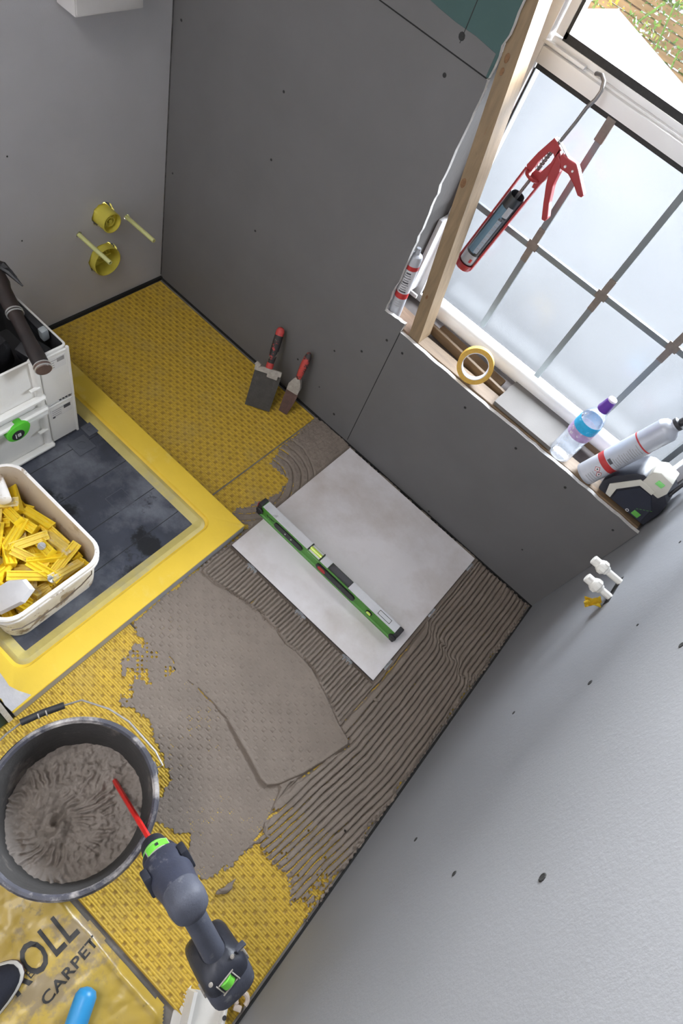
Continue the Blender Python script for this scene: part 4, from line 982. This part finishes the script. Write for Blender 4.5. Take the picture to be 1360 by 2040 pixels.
t = thing('wall_box', 'white plastic box fixed high on the left wall', 'box', (.034, -.259, 1.16))
b = B(); b.box((0, 0, 0), (.067, .198, .402), bev=.003); b.build('body', mat('box_white', (.60, .58, .57), .4, .04, 12), t)
b = B(); b.box((.0340, 0, 0), (.002, .190, .394), bev=.0008); b.build('cover', bpy.data.materials['box_white'], t)
M_valve = mat('valve_white', (.74, .72, .67), .45, .08, 40, .15, 120, stain=((.5, .46, .40), 40, .64, .1))
for (y, z_, l, lab) in ((-.255, .621, .0775, 'white capped pipe tail on the right wall, nearer the window wall'), (-.309, .615, .066, 'white capped pipe tail on the right wall, directly above the yellow tag')):
    t = thing('pipe_tail', lab, 'pipe', (W, y, z_), (0, -math.pi / 2, 0))
    b = B(); b.lathe([(.0085, -.012), (.0085, l - .034)], 18); b.build('pipe', M_valve, t)
    b = B(); b.lathe([(.0095, l - .040), (.0115, l - .038), (.0125, l - .034), (.0160, l - .031), (.0165, l - .018), (.0140, l - .013)], 18); nut = b.build('nut', M_valve, t)
    for q in range(8):
        a = q * math.pi / 4; b = B(); b.box((.0163 * math.cos(a), .0163 * math.sin(a), l - .0245), (.003, .0045, .011), rot=(0, 0, a), bev=.0006, seg=1); b.build('nut_rib', M_valve, nut)
    b = B(); b.lathe([(.0140, l - .013), (.0118, l - .011), (.0118, l + .004), (.0095, l + .006)], 18); b.build('cap', M_valve, t)
o = B().box((W - .0006, -.282, .612), (.0012, .095, .022), bev=.0004).build('cut_slot', M_dark, wall_right, smooth=False)
# crumpled yellow film tag
bm = bmesh.new(); bmesh.ops.create_grid(bm, x_segments=9, y_segments=9, size=.5)
rt_ = random.Random(5)
for v in bm.verts: v.co = Vector((v.co.x * .024, v.co.y * .038, .010 * math.sin(v.co.x * 9 + v.co.y * 5) + rt_.uniform(-.003, .003)))
bmesh.ops.solidify(bm, geom=bm.faces[:], thickness=.0008)
me = bpy.data.meshes.new('yellow_tag'); bm.to_mesh(me); bm.free(); me.materials.append(mat('yellow_film', (.62, .43, .035), .3, .2, 60, .2, 60))
o = link(bpy.data.objects.new('yellow_tag', me)); o.matrix_world = frame((W - .020, -.332, .588), (-.5, .75, .2), (-.5, -.45, .7)); tag(o, 'crumpled yellow film tag hanging below the pipe tails', 'tag')

# ------------------------------------------------------------------ things on the sill
M_tape = mat('tape_yellow', (.78, .48, .05), .5, .08, 40, .1, 200); M_tape_s = mat('tape_side', (.56, .33, .055), .7, .1, 120, .2, 300)
tp_ = thing('masking_tape', 'roll of yellow masking tape standing on edge on the sill', 'tape', (1.236, .034, .6125), (math.pi / 2 - .45, 0, .26))
b = B(); b.lathe([(.0515, -.018), (.0515, .018)], 48, None, False, False); b.build('outer_face', M_tape, tp_)
b = B(); b.lathe([(.0385, .018), (.0515, .018)], 48, None, False, False); b.lathe([(.0385, -.018), (.0515, -.018)], 48, None, False, False); b.build('wound_side', M_tape_s, tp_)
b = B(); b.lathe([(.0385, -.018), (.0370, -.018), (.0365, -.0175), (.0365, .0175), (.0370, .018), (.0385, .018)], 48, None, False, False); b.build('core', mat('tape_core', (.62, .62, .66), .5, .12, 60), tp_)

def film(name, col, thick):
    m = bpy.data.materials.new(name); m.use_nodes = True; nt = m.node_tree; N = nt.nodes; L = nt.links; N.remove(N['Principled BSDF'])
    tp = N.new('ShaderNodeBsdfTransparent'); gl = N.new('ShaderNodeBsdfGlossy'); df = N.new('ShaderNodeBsdfTranslucent'); fr = N.new('ShaderNodeLayerWeight'); fr.inputs[0].default_value = thick
    nz = N.new('ShaderNodeTexNoise'); nz.inputs['Scale'].default_value = 55; bp = N.new('ShaderNodeBump'); bp.inputs['Strength'].default_value = .7; bp.inputs['Distance'].default_value = .003
    tc = N.new('ShaderNodeTexCoord'); L.new(tc.outputs['Object'], nz.inputs[0]); L.new(nz.outputs['Fac'], bp.inputs['Height']); L.new(bp.outputs[0], gl.inputs['Normal']); L.new(bp.outputs[0], fr.inputs['Normal'])
    tp.inputs[0].default_value = (*col, 1); gl.inputs['Roughness'].default_value = .08; gl.inputs[0].default_value = (.9, .92, .95, 1); df.inputs[0].default_value = (.7, .74, .8, 1)
    a = N.new('ShaderNodeMixShader'); L.new(fr.outputs['Facing'], a.inputs[0]); L.new(tp.outputs[0], a.inputs[1]); L.new(gl.outputs[0], a.inputs[2])
    c = N.new('ShaderNodeMixShader'); c.inputs[0].default_value = .16; L.new(a.outputs[0], c.inputs[1]); L.new(df.outputs[0], c.inputs[2])
    L.new(c.outputs[0], N['Material Output'].inputs[0]); return m
M_pet = film('clear_bottle', (.93, .95, .97), .35)
bo = thing('water_bottle', 'clear ribbed water bottle with purple cap standing on the sill', 'bottle', (1.577, .037, .5605))
prof = [(.020, .004), (.028, .0), (.0325, .004), (.0335, .012)]
for q in range(5): prof += [(.0335, .016 + q * .014), (.0318, .023 + q * .014)]
prof += [(.0338, .092), (.0338, .150), (.030, .166), (.022, .182), (.0145, .192), (.0135, .200)]
b = B(); b.lathe(prof, 32, None, True, False); b.build('body', M_pet, bo, smooth=.9)
b = B(); b.lathe([(.0343, .095), (.0343, .124)], 32, None, False, False); lb = b.build('label_sleeve', mat('label_lilac', (.50, .36, .62), .4, .25, 60, stain=((.78, .76, .82), 70, .55, .05)), bo)
b = B(); b.lathe([(.0344, .124), (.0344, .149), (.0330, .154)], 32, None, False, False); b.build('blue_band', mat('label_blue', (.03, .42, .75), .4, .2, 60, stain=((.55, .8, .9), 60, .6, .05)), bo)
b = B(); b.lathe([(.0165, .198), (.0170, .202), (.0150, .214), (.0142, .222), (.0120, .234)], 24, None, True, True); b.build('cap', mat('cap_purple', (.12, .035, .34), .35, .1, 30), bo)
b = B(); b.lathe([(.0118, .2342), (.0116, .2385), (.009, .240)], 20); b.build('cap_top', mat('cap_pale', (.72, .66, .78), .4, .05, 30), bo)

M_can = mat('can_silver', (.46, .48, .53), .35, .06, 20, metal=.25); M_can_w = mat('can_white', (.52, .53, .57), .4, .05, 30)
CB = Vector((1.668, .030, .566)); CT = Vector((1.742, .100, .838)); FC = frame(CB, (.75, -.62, 0), CT - CB)
cn = thing('foam_can', 'tall silver aerosol can with red band leaning to the right on the sill', 'aerosol can'); cn.matrix_world = FC
b = B(); b.lathe([(.026, .001), (.0315, 0), (.0328, .004), (.0322, .008), (.0322, .236), (.0328, .240), (.0325, .244), (.026, .256), (.017, .262), (.0165, .267)], 36); b.build('body', M_can, cn, smooth=.6)
b = B(); b.lathe([(.0327, .008), (.0327, .066)], 36, None, False, False); b.build('lower_label', M_can_w, cn)
b = B(); b.lathe([(.0328, .066), (.0328, .084)], 36, None, False, False); b.build('red_band', M_redp, cn)
b = B(); b.lathe([(.0327, .084), (.0327, .176)], 36, None, False, False); b.build('text_panel', mat('can_panel', (.44, .46, .50), .4, .05, 30), cn)
b = B(); b.lathe([(.0328, .176), (.0328, .180)], 36, None, False, False); b.build('thin_red_band', M_redp, cn)
def on_can(a, v, da, dv, r, name, m, par):
    b = B(); n = 5
    ring = [[(r * math.cos(a + da * (k / n - .5)), r * math.sin(a + da * (k / n - .5)), v + s * dv / 2) for k in range(n + 1)] for s in (-1, 1)]
    vs = [[b.bm.verts.new(q) for q in rr_] for rr_ in ring]
    for k in range(n): b.bm.faces.new((vs[0][k], vs[0][k + 1], vs[1][k + 1], vs[1][k]))
    return b.build(name, m, par, smooth=False)
for q in range(13): on_can(-.75 + (q % 3) * .05, .094 + q * .0062, 1.0 - (q % 4) * .12, .0018, .0330, 'print_line', M_ink2, cn)
for q in range(4): on_can(-.6, .016 + q * .007, .9, .0016, .0330, 'print_line', M_ink2, cn)
on_can(-1.05, .091, .5, .009, .0331, 'print_block', M_ink, cn)
for (a, v) in ((-1.0, .052), (-.55, .046)):
    def diam(r, s, name, m, par):
        b = B(); vs = [b.bm.verts.new((r * math.cos(a + du / r), r * math.sin(a + du / r), v + dv)) for du, dv in ((s, 0), (0, s), (-s, 0), (0, -s))]; b.bm.faces.new(vs); return b.build(name, m, par, smooth=False)
    h1_ = diam(.0337, .0088, 'hazard_diamond', M_redp, cn); diam(.0340, .0068, 'diamond_field', M_white, h1_); diam(.0343, .0030, 'hazard_symbol', M_ink, h1_)
b = B(); b.lathe([(.0160, .264), (.0175, .268), (.0170, .275), (.0095, .278), (.0095, .292)], 24); b.build('valve', M_blk, cn)
b = B(); b.box((.003, 0, .300), (.034, .020, .020), bev=.004); b.box((.018, 0, .312), (.012, .014, .02), bev=.003); b.build('adapter', mat('adapter_grey', (.14, .13, .13), .45, .2, 40), cn)

M_cream = mat('charger_cream', (.62, .60, .53), .45, .05, 30); M_chd = mat('charger_dark', (.022, .024, .034), .4, .2, 30, .1, 200)
ch = thing('battery_charger', 'black and cream battery charger standing in the sill corner by the right wall', 'charger', (1.800, .022, .560), (0, 0, 0)); ch.scale = (1.12, 1.1, 1.12)
FF = frame((0, 0, 0), (1, 0, 0), (0, -1, 0))   # u = x, v = z, out toward the room
b = B(); b.prism([(-.072, .004), (-.078, .030), (-.070, .062), (-.040, .112), (-.026, .120), (.030, .120), (.060, .098), (.068, .060), (.068, .004)], -.085, 0, FF, bev=.006); b.build('body', M_chd, ch, smooth=.6)
b = B(); b.prism([(-.050, .010), (-.062, .040), (-.024, .106), (.020, .106), (.020, .092), (-.014, .092), (-.042, .042), (-.036, .010)], 0, .0035, FF, bev=.001); b.build('cream_border', M_cream, ch, smooth=False)
b = B(); b.prism([(-.030, .008), (-.036, .040), (-.010, .088), (.022, .088), (.048, .060), (.056, .010)], 0, .0030, FF, bev=.001); b.build('front_panel', mat('charger_panel', (.030, .034, .05), .3, .15, 20), ch, smooth=False)
b = B(); b.prism([(-.018, .096), (-.020, .142), (-.006, .154), (.030, .150), (.040, .120), (.036, .094)], -.050, .002, FF, bev=.004); bl_ = b.build('cream_block', M_cream, ch, smooth=.6)
b = B(); b.box((.012, .130, .003), (.018, .013, .003), M=FF, bev=.001); b.build('green_light', mat('pale_green', (.25, .72, .22), .4, .05, 30), bl_)
b = B(); b.box((.034, .022, .0036), (.019, .015, .0016), M=FF, bev=.0006); b.build('green_label', mat('label_green', (.12, .40, .07), .5, .1, 30), ch)
b = B(); b.lathe([(.0042, .003), (.0042, .0042), (.003, .0042), (.003, .003)], 16, FF @ Matrix.Translation((.014, .014, 0)), False, False); b.build('ring_mark', M_white, ch)
b = B()
for q in range(5): b.box((.026 + q * .006, .036 + q * .005, .0032), (.005, .0014, .0008), rot=(0, 0, .7), M=FF)
b.build('print_line', mat('print_green', (.10, .28, .08), .5, .1, 30), ch, smooth=False)
b = B(); b.tube([(.050, .02, .10), (.054, .05, .16), (.056, .09, .24), (.057, .12, .36), (.058, .13, .60)], .0045, 8); b.build('cable', M_blk, ch)

# cartridge left of the stud
sc_ = thing('sealant_cartridge', 'silver sealant cartridge with red bands standing left of the timber stud', 'cartridge', (.943, .036, .5645), (0, -.06, 0))
b = B(); b.lathe([(.0185, 0), (.0195, .004), (.0195, .198), (.017, .204), (.008, .208), (.006, .225)], 28); b.build('tube', mat('cartridge_silver', (.42, .43, .46), .4, .06, 20), sc_)
for (v0, v1, m_, nm) in ((.070, .088, M_redp, 'red_band'), (.164, .177, M_redp, 'red_band'), (.089, .163, mat('cartridge_panel', (.58, .58, .60), .45, .06, 30), 'text_panel')):
    b = B(); b.lathe([(.0199, v0), (.0199, v1)], 28, None, False, False); b.build(nm, m_, sc_)
for q in range(9): on_can(-1.25, .095 + q * .0075, 1.1 - (q % 3) * .2, .0022 if q % 4 else .005, .0202, 'print_line', M_ink, sc_)
for q in range(3): on_can(-1.25, .045 + q * .008, .8, .0016, .0199, 'print_line', M_ink2, sc_)

# caulking gun hung from the window ledge
M_gun = mat('gun_red', (.30, .014, .018), .38, .12, 30, .1, 100, coat=.2); M_rod = mat('steel_rod', (.22, .21, .21), .4, .2, 40, metal=.8)
G = frame((1.083, .166, 1.128), (.987, 0, -.16), (.16, 0, .987))     # local x across, z up along the gun, y into the window
gun = thing('caulking_gun', 'red skeleton caulking gun hanging by its hooked rod from the window ledge', 'caulking gun'); gun.matrix_world = G
def gp_(poly, y0, y1, name, m, bev=.0008, par=gun):
    b = B(); b.prism(poly, y0, y1, frame((0, 0, 0), (1, 0, 0), (0, -1, 0)), bev=bev); return b.build(name, m, par, smooth=False)
gp_([(-.014, .012), (-.024, -.035), (-.028, -.072), (-.021, -.082), (-.009, -.074), (-.010, -.050), (-.004, -.016), (.006, -.013), (.016, -.018), (.016, .004)], -.0075, .0075, 'frame_side', M_gun)
gp_([(.010, .007), (.026, -.010), (.030, -.070), (.024, -.098), (.016, -.100), (.012, -.084), (-.006, -.078), (-.004, -.066), (.010, -.062), (.015, -.030)], -.0075, .0075, 'frame_side', M_gun)
b = B(); b.lathe([(.0225, -.077), (.0235, -.079), (.0235, -.083), (.0225, -.085)], 28); b.build('back_plate', M_gun, gun)
for s in (-1, 1): b = B(); b.box((s * .0252, 0, -.228), (.0048, .013, .302), bev=.0006, seg=1); b.build('side_rail', M_gun, gun, smooth=False)
b = B(); b.lathe([(.0258, -.366), (.0268, -.370), (.0262, -.384), (.022, -.388), (.008, -.389)], 28, None, False, True); b.build('front_cap', M_gun, gun)
gp_([(.014, -.004), (.032, -.012), (.046, -.030), (.054, -.060), (.074, -.094), (.096, -.122), (.096, -.132), (.086, -.135), (.064, -.106), (.040, -.072), (.026, -.048)], -.010, .010, 'handle', M_gun, .003)
tg_ = gp_([(.022, .002), (.046, .004), (.064, .008), (.076, .002), (.100, -.012), (.124, -.026), (.124, -.034), (.114, -.037), (.088, -.026), (.064, -.020), (.044, -.024), (.026, -.014)], -.0085, .0085, 'trigger', M_gun, .0025)
b = B(); b.cyl((.048, -.012, -.012), (.048, .012, -.012), .003, seg=10); b.cyl((.068, -.011, -.008), (.068, .011, -.008), .0026, seg=10); b.build('pivot', M_alu, tg_)
b = B(); b.box((.016, 0, .008), (.050, .010, .0022), rot=(0, .25, 0), bev=.0006); b.build('release_lever', mat('bare_steel', (.5, .5, .5), .35, .1, 40, metal=.8), gun)
b = B(); b.tube([(-.002 + .006 * math.cos(q * .785), .006 * math.sin(q * .785), -.016 - .0011 * q) for q in range(48)], .0011, 5); b.build('spring', M_rod, gun)
rod = [(0, 0, -.20), (0, 0, -.06), (0, 0, .010), (.001, 0, .06), (.0, 0, .095), (.004, .000, .118), (.002, .004, .134), (-.008, .012, .146), (-.022, .022, .148), (-.034, .032, .1405), (-.037, .036, .1375)]
b = B(); b.tube(rod, .0042, 10); b.build('push_rod', M_rod, gun, smooth=.8)
b = B(); b.lathe([(.019, -.203), (.019, -.200)], 20); b.build('plunger', M_blk, gun)
# cartridge clipped in the gun
cg = thing('sealant_cartridge', 'black and blue sealant cartridge held in the red caulking gun', 'cartridge'); cg.matrix_world = G
b = B(); b.lathe([(.0185, -.200), (.0195, -.142), (.0205, -.141), (.0215, -.144), (.0215, -.366), (.018, -.3685)], 32, None, True, True); b.build('tube', mat('cartridge_black', (.022, .026, .032), .35, .15, 30), cg)
b = B(); b.lathe([(.0217, -.332), (.0217, -.364)], 32, None, False, False); b.build('pale_end_label', mat('label_grey', (.36, .37, .40), .45, .06, 30), cg)
M_lblue = mat('label_steel_blue', (.10, .19, .27), .4, .15, 30, stretch=(1, 1, .2))
def on_cg(a, v, da, dv, r, name, m): return on_can(a, v, da, dv, r, name, m, cg)
on_cg(-1.75, -.250, 1.1, .150, .0218, 'blue_panel', M_lblue)
on_cg(-1.15, -.262, .55, .120, .0219, 'text_panel', mat('label_pale', (.30, .35, .42), .4, .1, 40))
on_cg(-1.0, -.182, .70, .030, .0219, 'pale_square', mat('label_square', (.40, .41, .44), .45, .08, 40))
on_cg(-1.05, -.206, .8, .007, .02195, 'dark_strip', M_ink)
for q in range(9): on_cg(-1.15, -.218 - q * .011, .40, .0016, .02205, 'print_line', M_ink2)
on_cg(-.95, -.350, .35, .012, .0219, 'red_mark', M_redp)

# ------------------------------------------------------------------ near floor: protector bag, shoe, blue tube, white plastic
def bag_material():
    m = mat('bag_film', (.46, .315, .05), .36, .22, 5.0, .25, 26.0, coat=.08, stain=((.27, .20, .10), 5.0, .53, .05), stain2=((.10, .085, .06), 11.0, .62, .08))
    return m
M_bag = bag_material()
st = .0045
X, Y = np.meshgrid(np.arange(1.12, 1.768, st), np.arange(-2.02, -1.507, st))
BAG = [(1.13, -1.512), (1.45, -1.513), (1.52, -1.510), (1.62, -1.516), (1.735, -1.510), (1.758, -1.535), (1.762, -1.72), (1.75, -2.0), (1.13, -2.0)]
d_ = poly_sd(X, Y, BAG)
ridge = np.exp(-((Y + 1.530 + .02 * (X - 1.6)) / .006) ** 2) * np.clip((X - 1.50) / .06, 0, 1)
z = .004 + .024 * np.clip(d_ / .018, 0, 1) ** .6 + .003 * fbm(X, Y, .09, 401) + .0015 * fbm(X + Y, X - Y, .03, 402) + .006 * ridge * np.clip(d_ / .01, 0, 1)
z += .0016 * np.abs(fbm(X * .6 + Y, X - Y, .05, 405)) * (X > 1.56)
flat = np.exp(-(((X - 1.47) / .07) ** 2 + ((Y + 1.58) / .09) ** 2)); z = z * (1 - flat) + flat * np.minimum(z, .0275)
o = heightfield('protector_bag', X, Y, z, d_ > 0, M_bag); bag = thing('protector_bag', 'yellow plastic pack of carpet protector film with black lettering on the floor', 'bag'); o.name = 'film'; o.parent = bag
b = B(); b.prism([(q[0], q[1]) for q in [(1.14, -1.52), (1.74, -1.52), (1.745, -1.99), (1.14, -1.99)]], .001, .014, None); b.build('roll_inside', mat('roll_brown', (.24, .19, .12), .7, .2, 20), bag, smooth=False)
M_print = mat('print_black', (.012, .012, .012), .45, .2, 50)
def bag_z(x, y): 
    i = int(round((y - Y[0, 0]) / st)); j = int(round((x - X[0, 0]) / st)); i = min(max(i, 0), Y.shape[0] - 1); j = min(max(j, 0), X.shape[1] - 1); return z[i, j]
def text(word, x, y, size, ang, name, sx=1.0, bold=0.0):
    cu = bpy.data.curves.new(name, 'FONT'); cu.body = word; cu.size = size; cu.align_x = 'LEFT'; cu.resolution_u = 3; cu.offset = bold; cu.space_character = 1.06
    o = bpy.data.objects.new(name, cu); C.objects.link(o)
    dg = bpy.context.evaluated_depsgraph_get(); me = bpy.data.meshes.new_from_object(o.evaluated_get(dg)); bpy.data.objects.remove(o); bpy.data.curves.remove(cu)
    bm = bmesh.new(); bm.from_mesh(me); bmesh.ops.triangulate(bm, faces=bm.faces[:])
    for _ in range(3):
        bmesh.ops.subdivide_edges(bm, edges=[e for e in bm.edges if e.calc_length() > .012], cuts=1)
        bmesh.ops.triangulate(bm, faces=bm.faces[:])
    ca, sa = math.cos(ang), math.sin(ang)
    for v in bm.verts:
        px, py = v.co.x * sx, v.co.y; wx, wy = x + px * ca - py * sa, y + px * sa + py * ca
        v.co = Vector((wx, wy, bag_z(wx, wy) + .0012))
    bm.to_mesh(me); bm.free(); me.name = name; me.materials.clear(); me.materials.append(M_print)
    return link(bpy.data.objects.new(name, me), bag)
text('ROLL', 1.486, -1.688, .094, math.radians(88), 'lettering', .64, .0016)
text('CARPET', 1.544, -1.660, .031, math.radians(93), 'lettering', 1.18, .0006)
text('E', 1.482, -1.652, .026, math.radians(95), 'lettering')

sh = thing('shoe', 'toe of a dark navy canvas shoe with white sole on the yellow pack', 'shoe', (1.432, -1.79, .0295), (0, 0, -.12))
def foot(sx, z, k=1.0, toe=0.0):
    out = []
    for q in range(32):
        a = 2 * math.pi * q / 32; c_, s_ = math.cos(a), math.sin(a); y = s_ * .142; wd = .047 * (1 - .16 * max(0, -s_)) * (1 - .10 * math.exp(-((s_ + .25) / .3) ** 2))
        out.append((math.copysign(abs(c_) ** .8, c_) * wd * sx, y * sx ** .6 + toe, z))
    return out
M_sole = mat('sole_white', (.72, .70, .66), .5, .06, 30); M_canvas = mat('navy_canvas', (.016, .018, .030), .8, .2, 200, .5, 500)
b = B(); b.loft([foot(1.0, 0), foot(1.06, .004), foot(1.06, .020), foot(1.0, .026)]); b.build('sole', M_sole, sh)
b = B(); b.loft([foot(1.065, .0105), foot(1.075, .012), foot(1.075, .0145), foot(1.065, .016)], False, False); b.build('sole_stripe', mat('sole_stripe', (.10, .05, .06), .6, .1, 30), sh)
b = B(); b.loft([foot(.985, .024), foot(.97, .034), foot(.86, .046), foot(.62, .055), foot(.3, .060), foot(.05, .061)], False, True); b.build('upper', M_canvas, sh, smooth=.9)
b = B(); b.loft([[(x * .9, y * .42 - .06, .052 + q * .022) for x, y, _ in foot(1 - .03 * q, 0)] for q in range(3)] + [[(x * .8, y * .36 - .06, .094) for x, y, _ in foot(.92, 0)]] + [[(x * .74, y * .34 - .06, .056) for x, y, _ in foot(.9, 0)]], False, True); b.build('collar', M_canvas, sh, smooth=.8)
b = B(); b.tube([(0, -.11, 0), (0, -.05, 0), (0, 0, 0), (0, .05, 0), (0, .082, 0), (0, .092, 0), (0, .0965, 0)], .0225, 22, rr=[.0225, .0225, .0225, .0225, .0222, .0170, .006]); o = b.build('blue_tube', mat('blue_plastic', (.03, .27, .56), .38, .08, 20, .05, 100), smooth=.8)
o.location = (1.628, -1.668, .057); o.rotation_euler = (.02, 0, .50); tag(o, 'round-ended blue plastic tube lying on the yellow pack', 'tube')

M_wp = mat('offcut_white', (.70, .68, .64), .5, .08, 16.0, .2, 60, stain=((.52, .46, .38), 9.0, .6, .1))
t = thing('plastic_channel', 'folded white plastic channel offcut with small holes on the floor under the drill battery', 'plastic offcut', (1.812, -1.475, .0), (0, 0, .55))
b = B(); b.loft([[(x, y * 1.0, z_) for (x, z_) in ((-.045, .002), (.045, .002), (.045, .052), (.041, .056), (.037, .052), (.037, .008), (-.033, .008), (-.026, .046), (-.034, .050), (-.045, .012))] for y in (-.10, .045)]); b.build('channel', M_wp, t, smooth=False)
b = B(); b.prism([(-.09, -.06), (-.05, .030), (-.036, .052), (-.030, -.08), (-.06, -.1)], .010, .016, Matrix.Rotation(-.25, 4, 'Y')); b.build('flap', M_wp, t, smooth=False)
for q in (-.012, .010): b = B(); b.lathe([(.0048, 0), (.0046, .0010), (.003, .0012)], 12, Matrix.Translation((.041, q, .0556))); b.build('hole_plug', M_blk, t)
t = thing('pipe_clip', 'small beige plastic pipe clip on the floor against the right wall', 'clip', (1.858, -1.400, .0065), (0, 0, .4))
b = B(); b.tube([(.013 * math.cos(a), .013 * math.sin(a), .008) for a in [k * .42 - .6 for k in range(12)]], .0055, 8); b.build('ring', mat('beige_plastic', (.60, .50, .42), .5, .08, 30), t)
b = B(); b.box((-.004, -.016, .006), (.018, .012, .012), bev=.002); b.build('foot', bpy.data.materials['beige_plastic'], t)
# added housing for the fill light, unseen above and behind the camera
t = thing('fill_light_panel', 'square white panel added overhead for the fill light', 'lamp', (.60, -1.70, 2.385))
b = B(); b.box((0, 0, -.012), (.62, .62, .024), bev=.004); b.build('housing', M_white, t)
b = B()
for (x, y, sx_, sy_) in ((.3, 0, .02, .62), (-.3, 0, .02, .62), (0, .3, .62, .02), (0, -.3, .62, .02)): b.box((x, y, -.034), (sx_, sy_, .022))
b.build('frame', M_white, t, smooth=False)
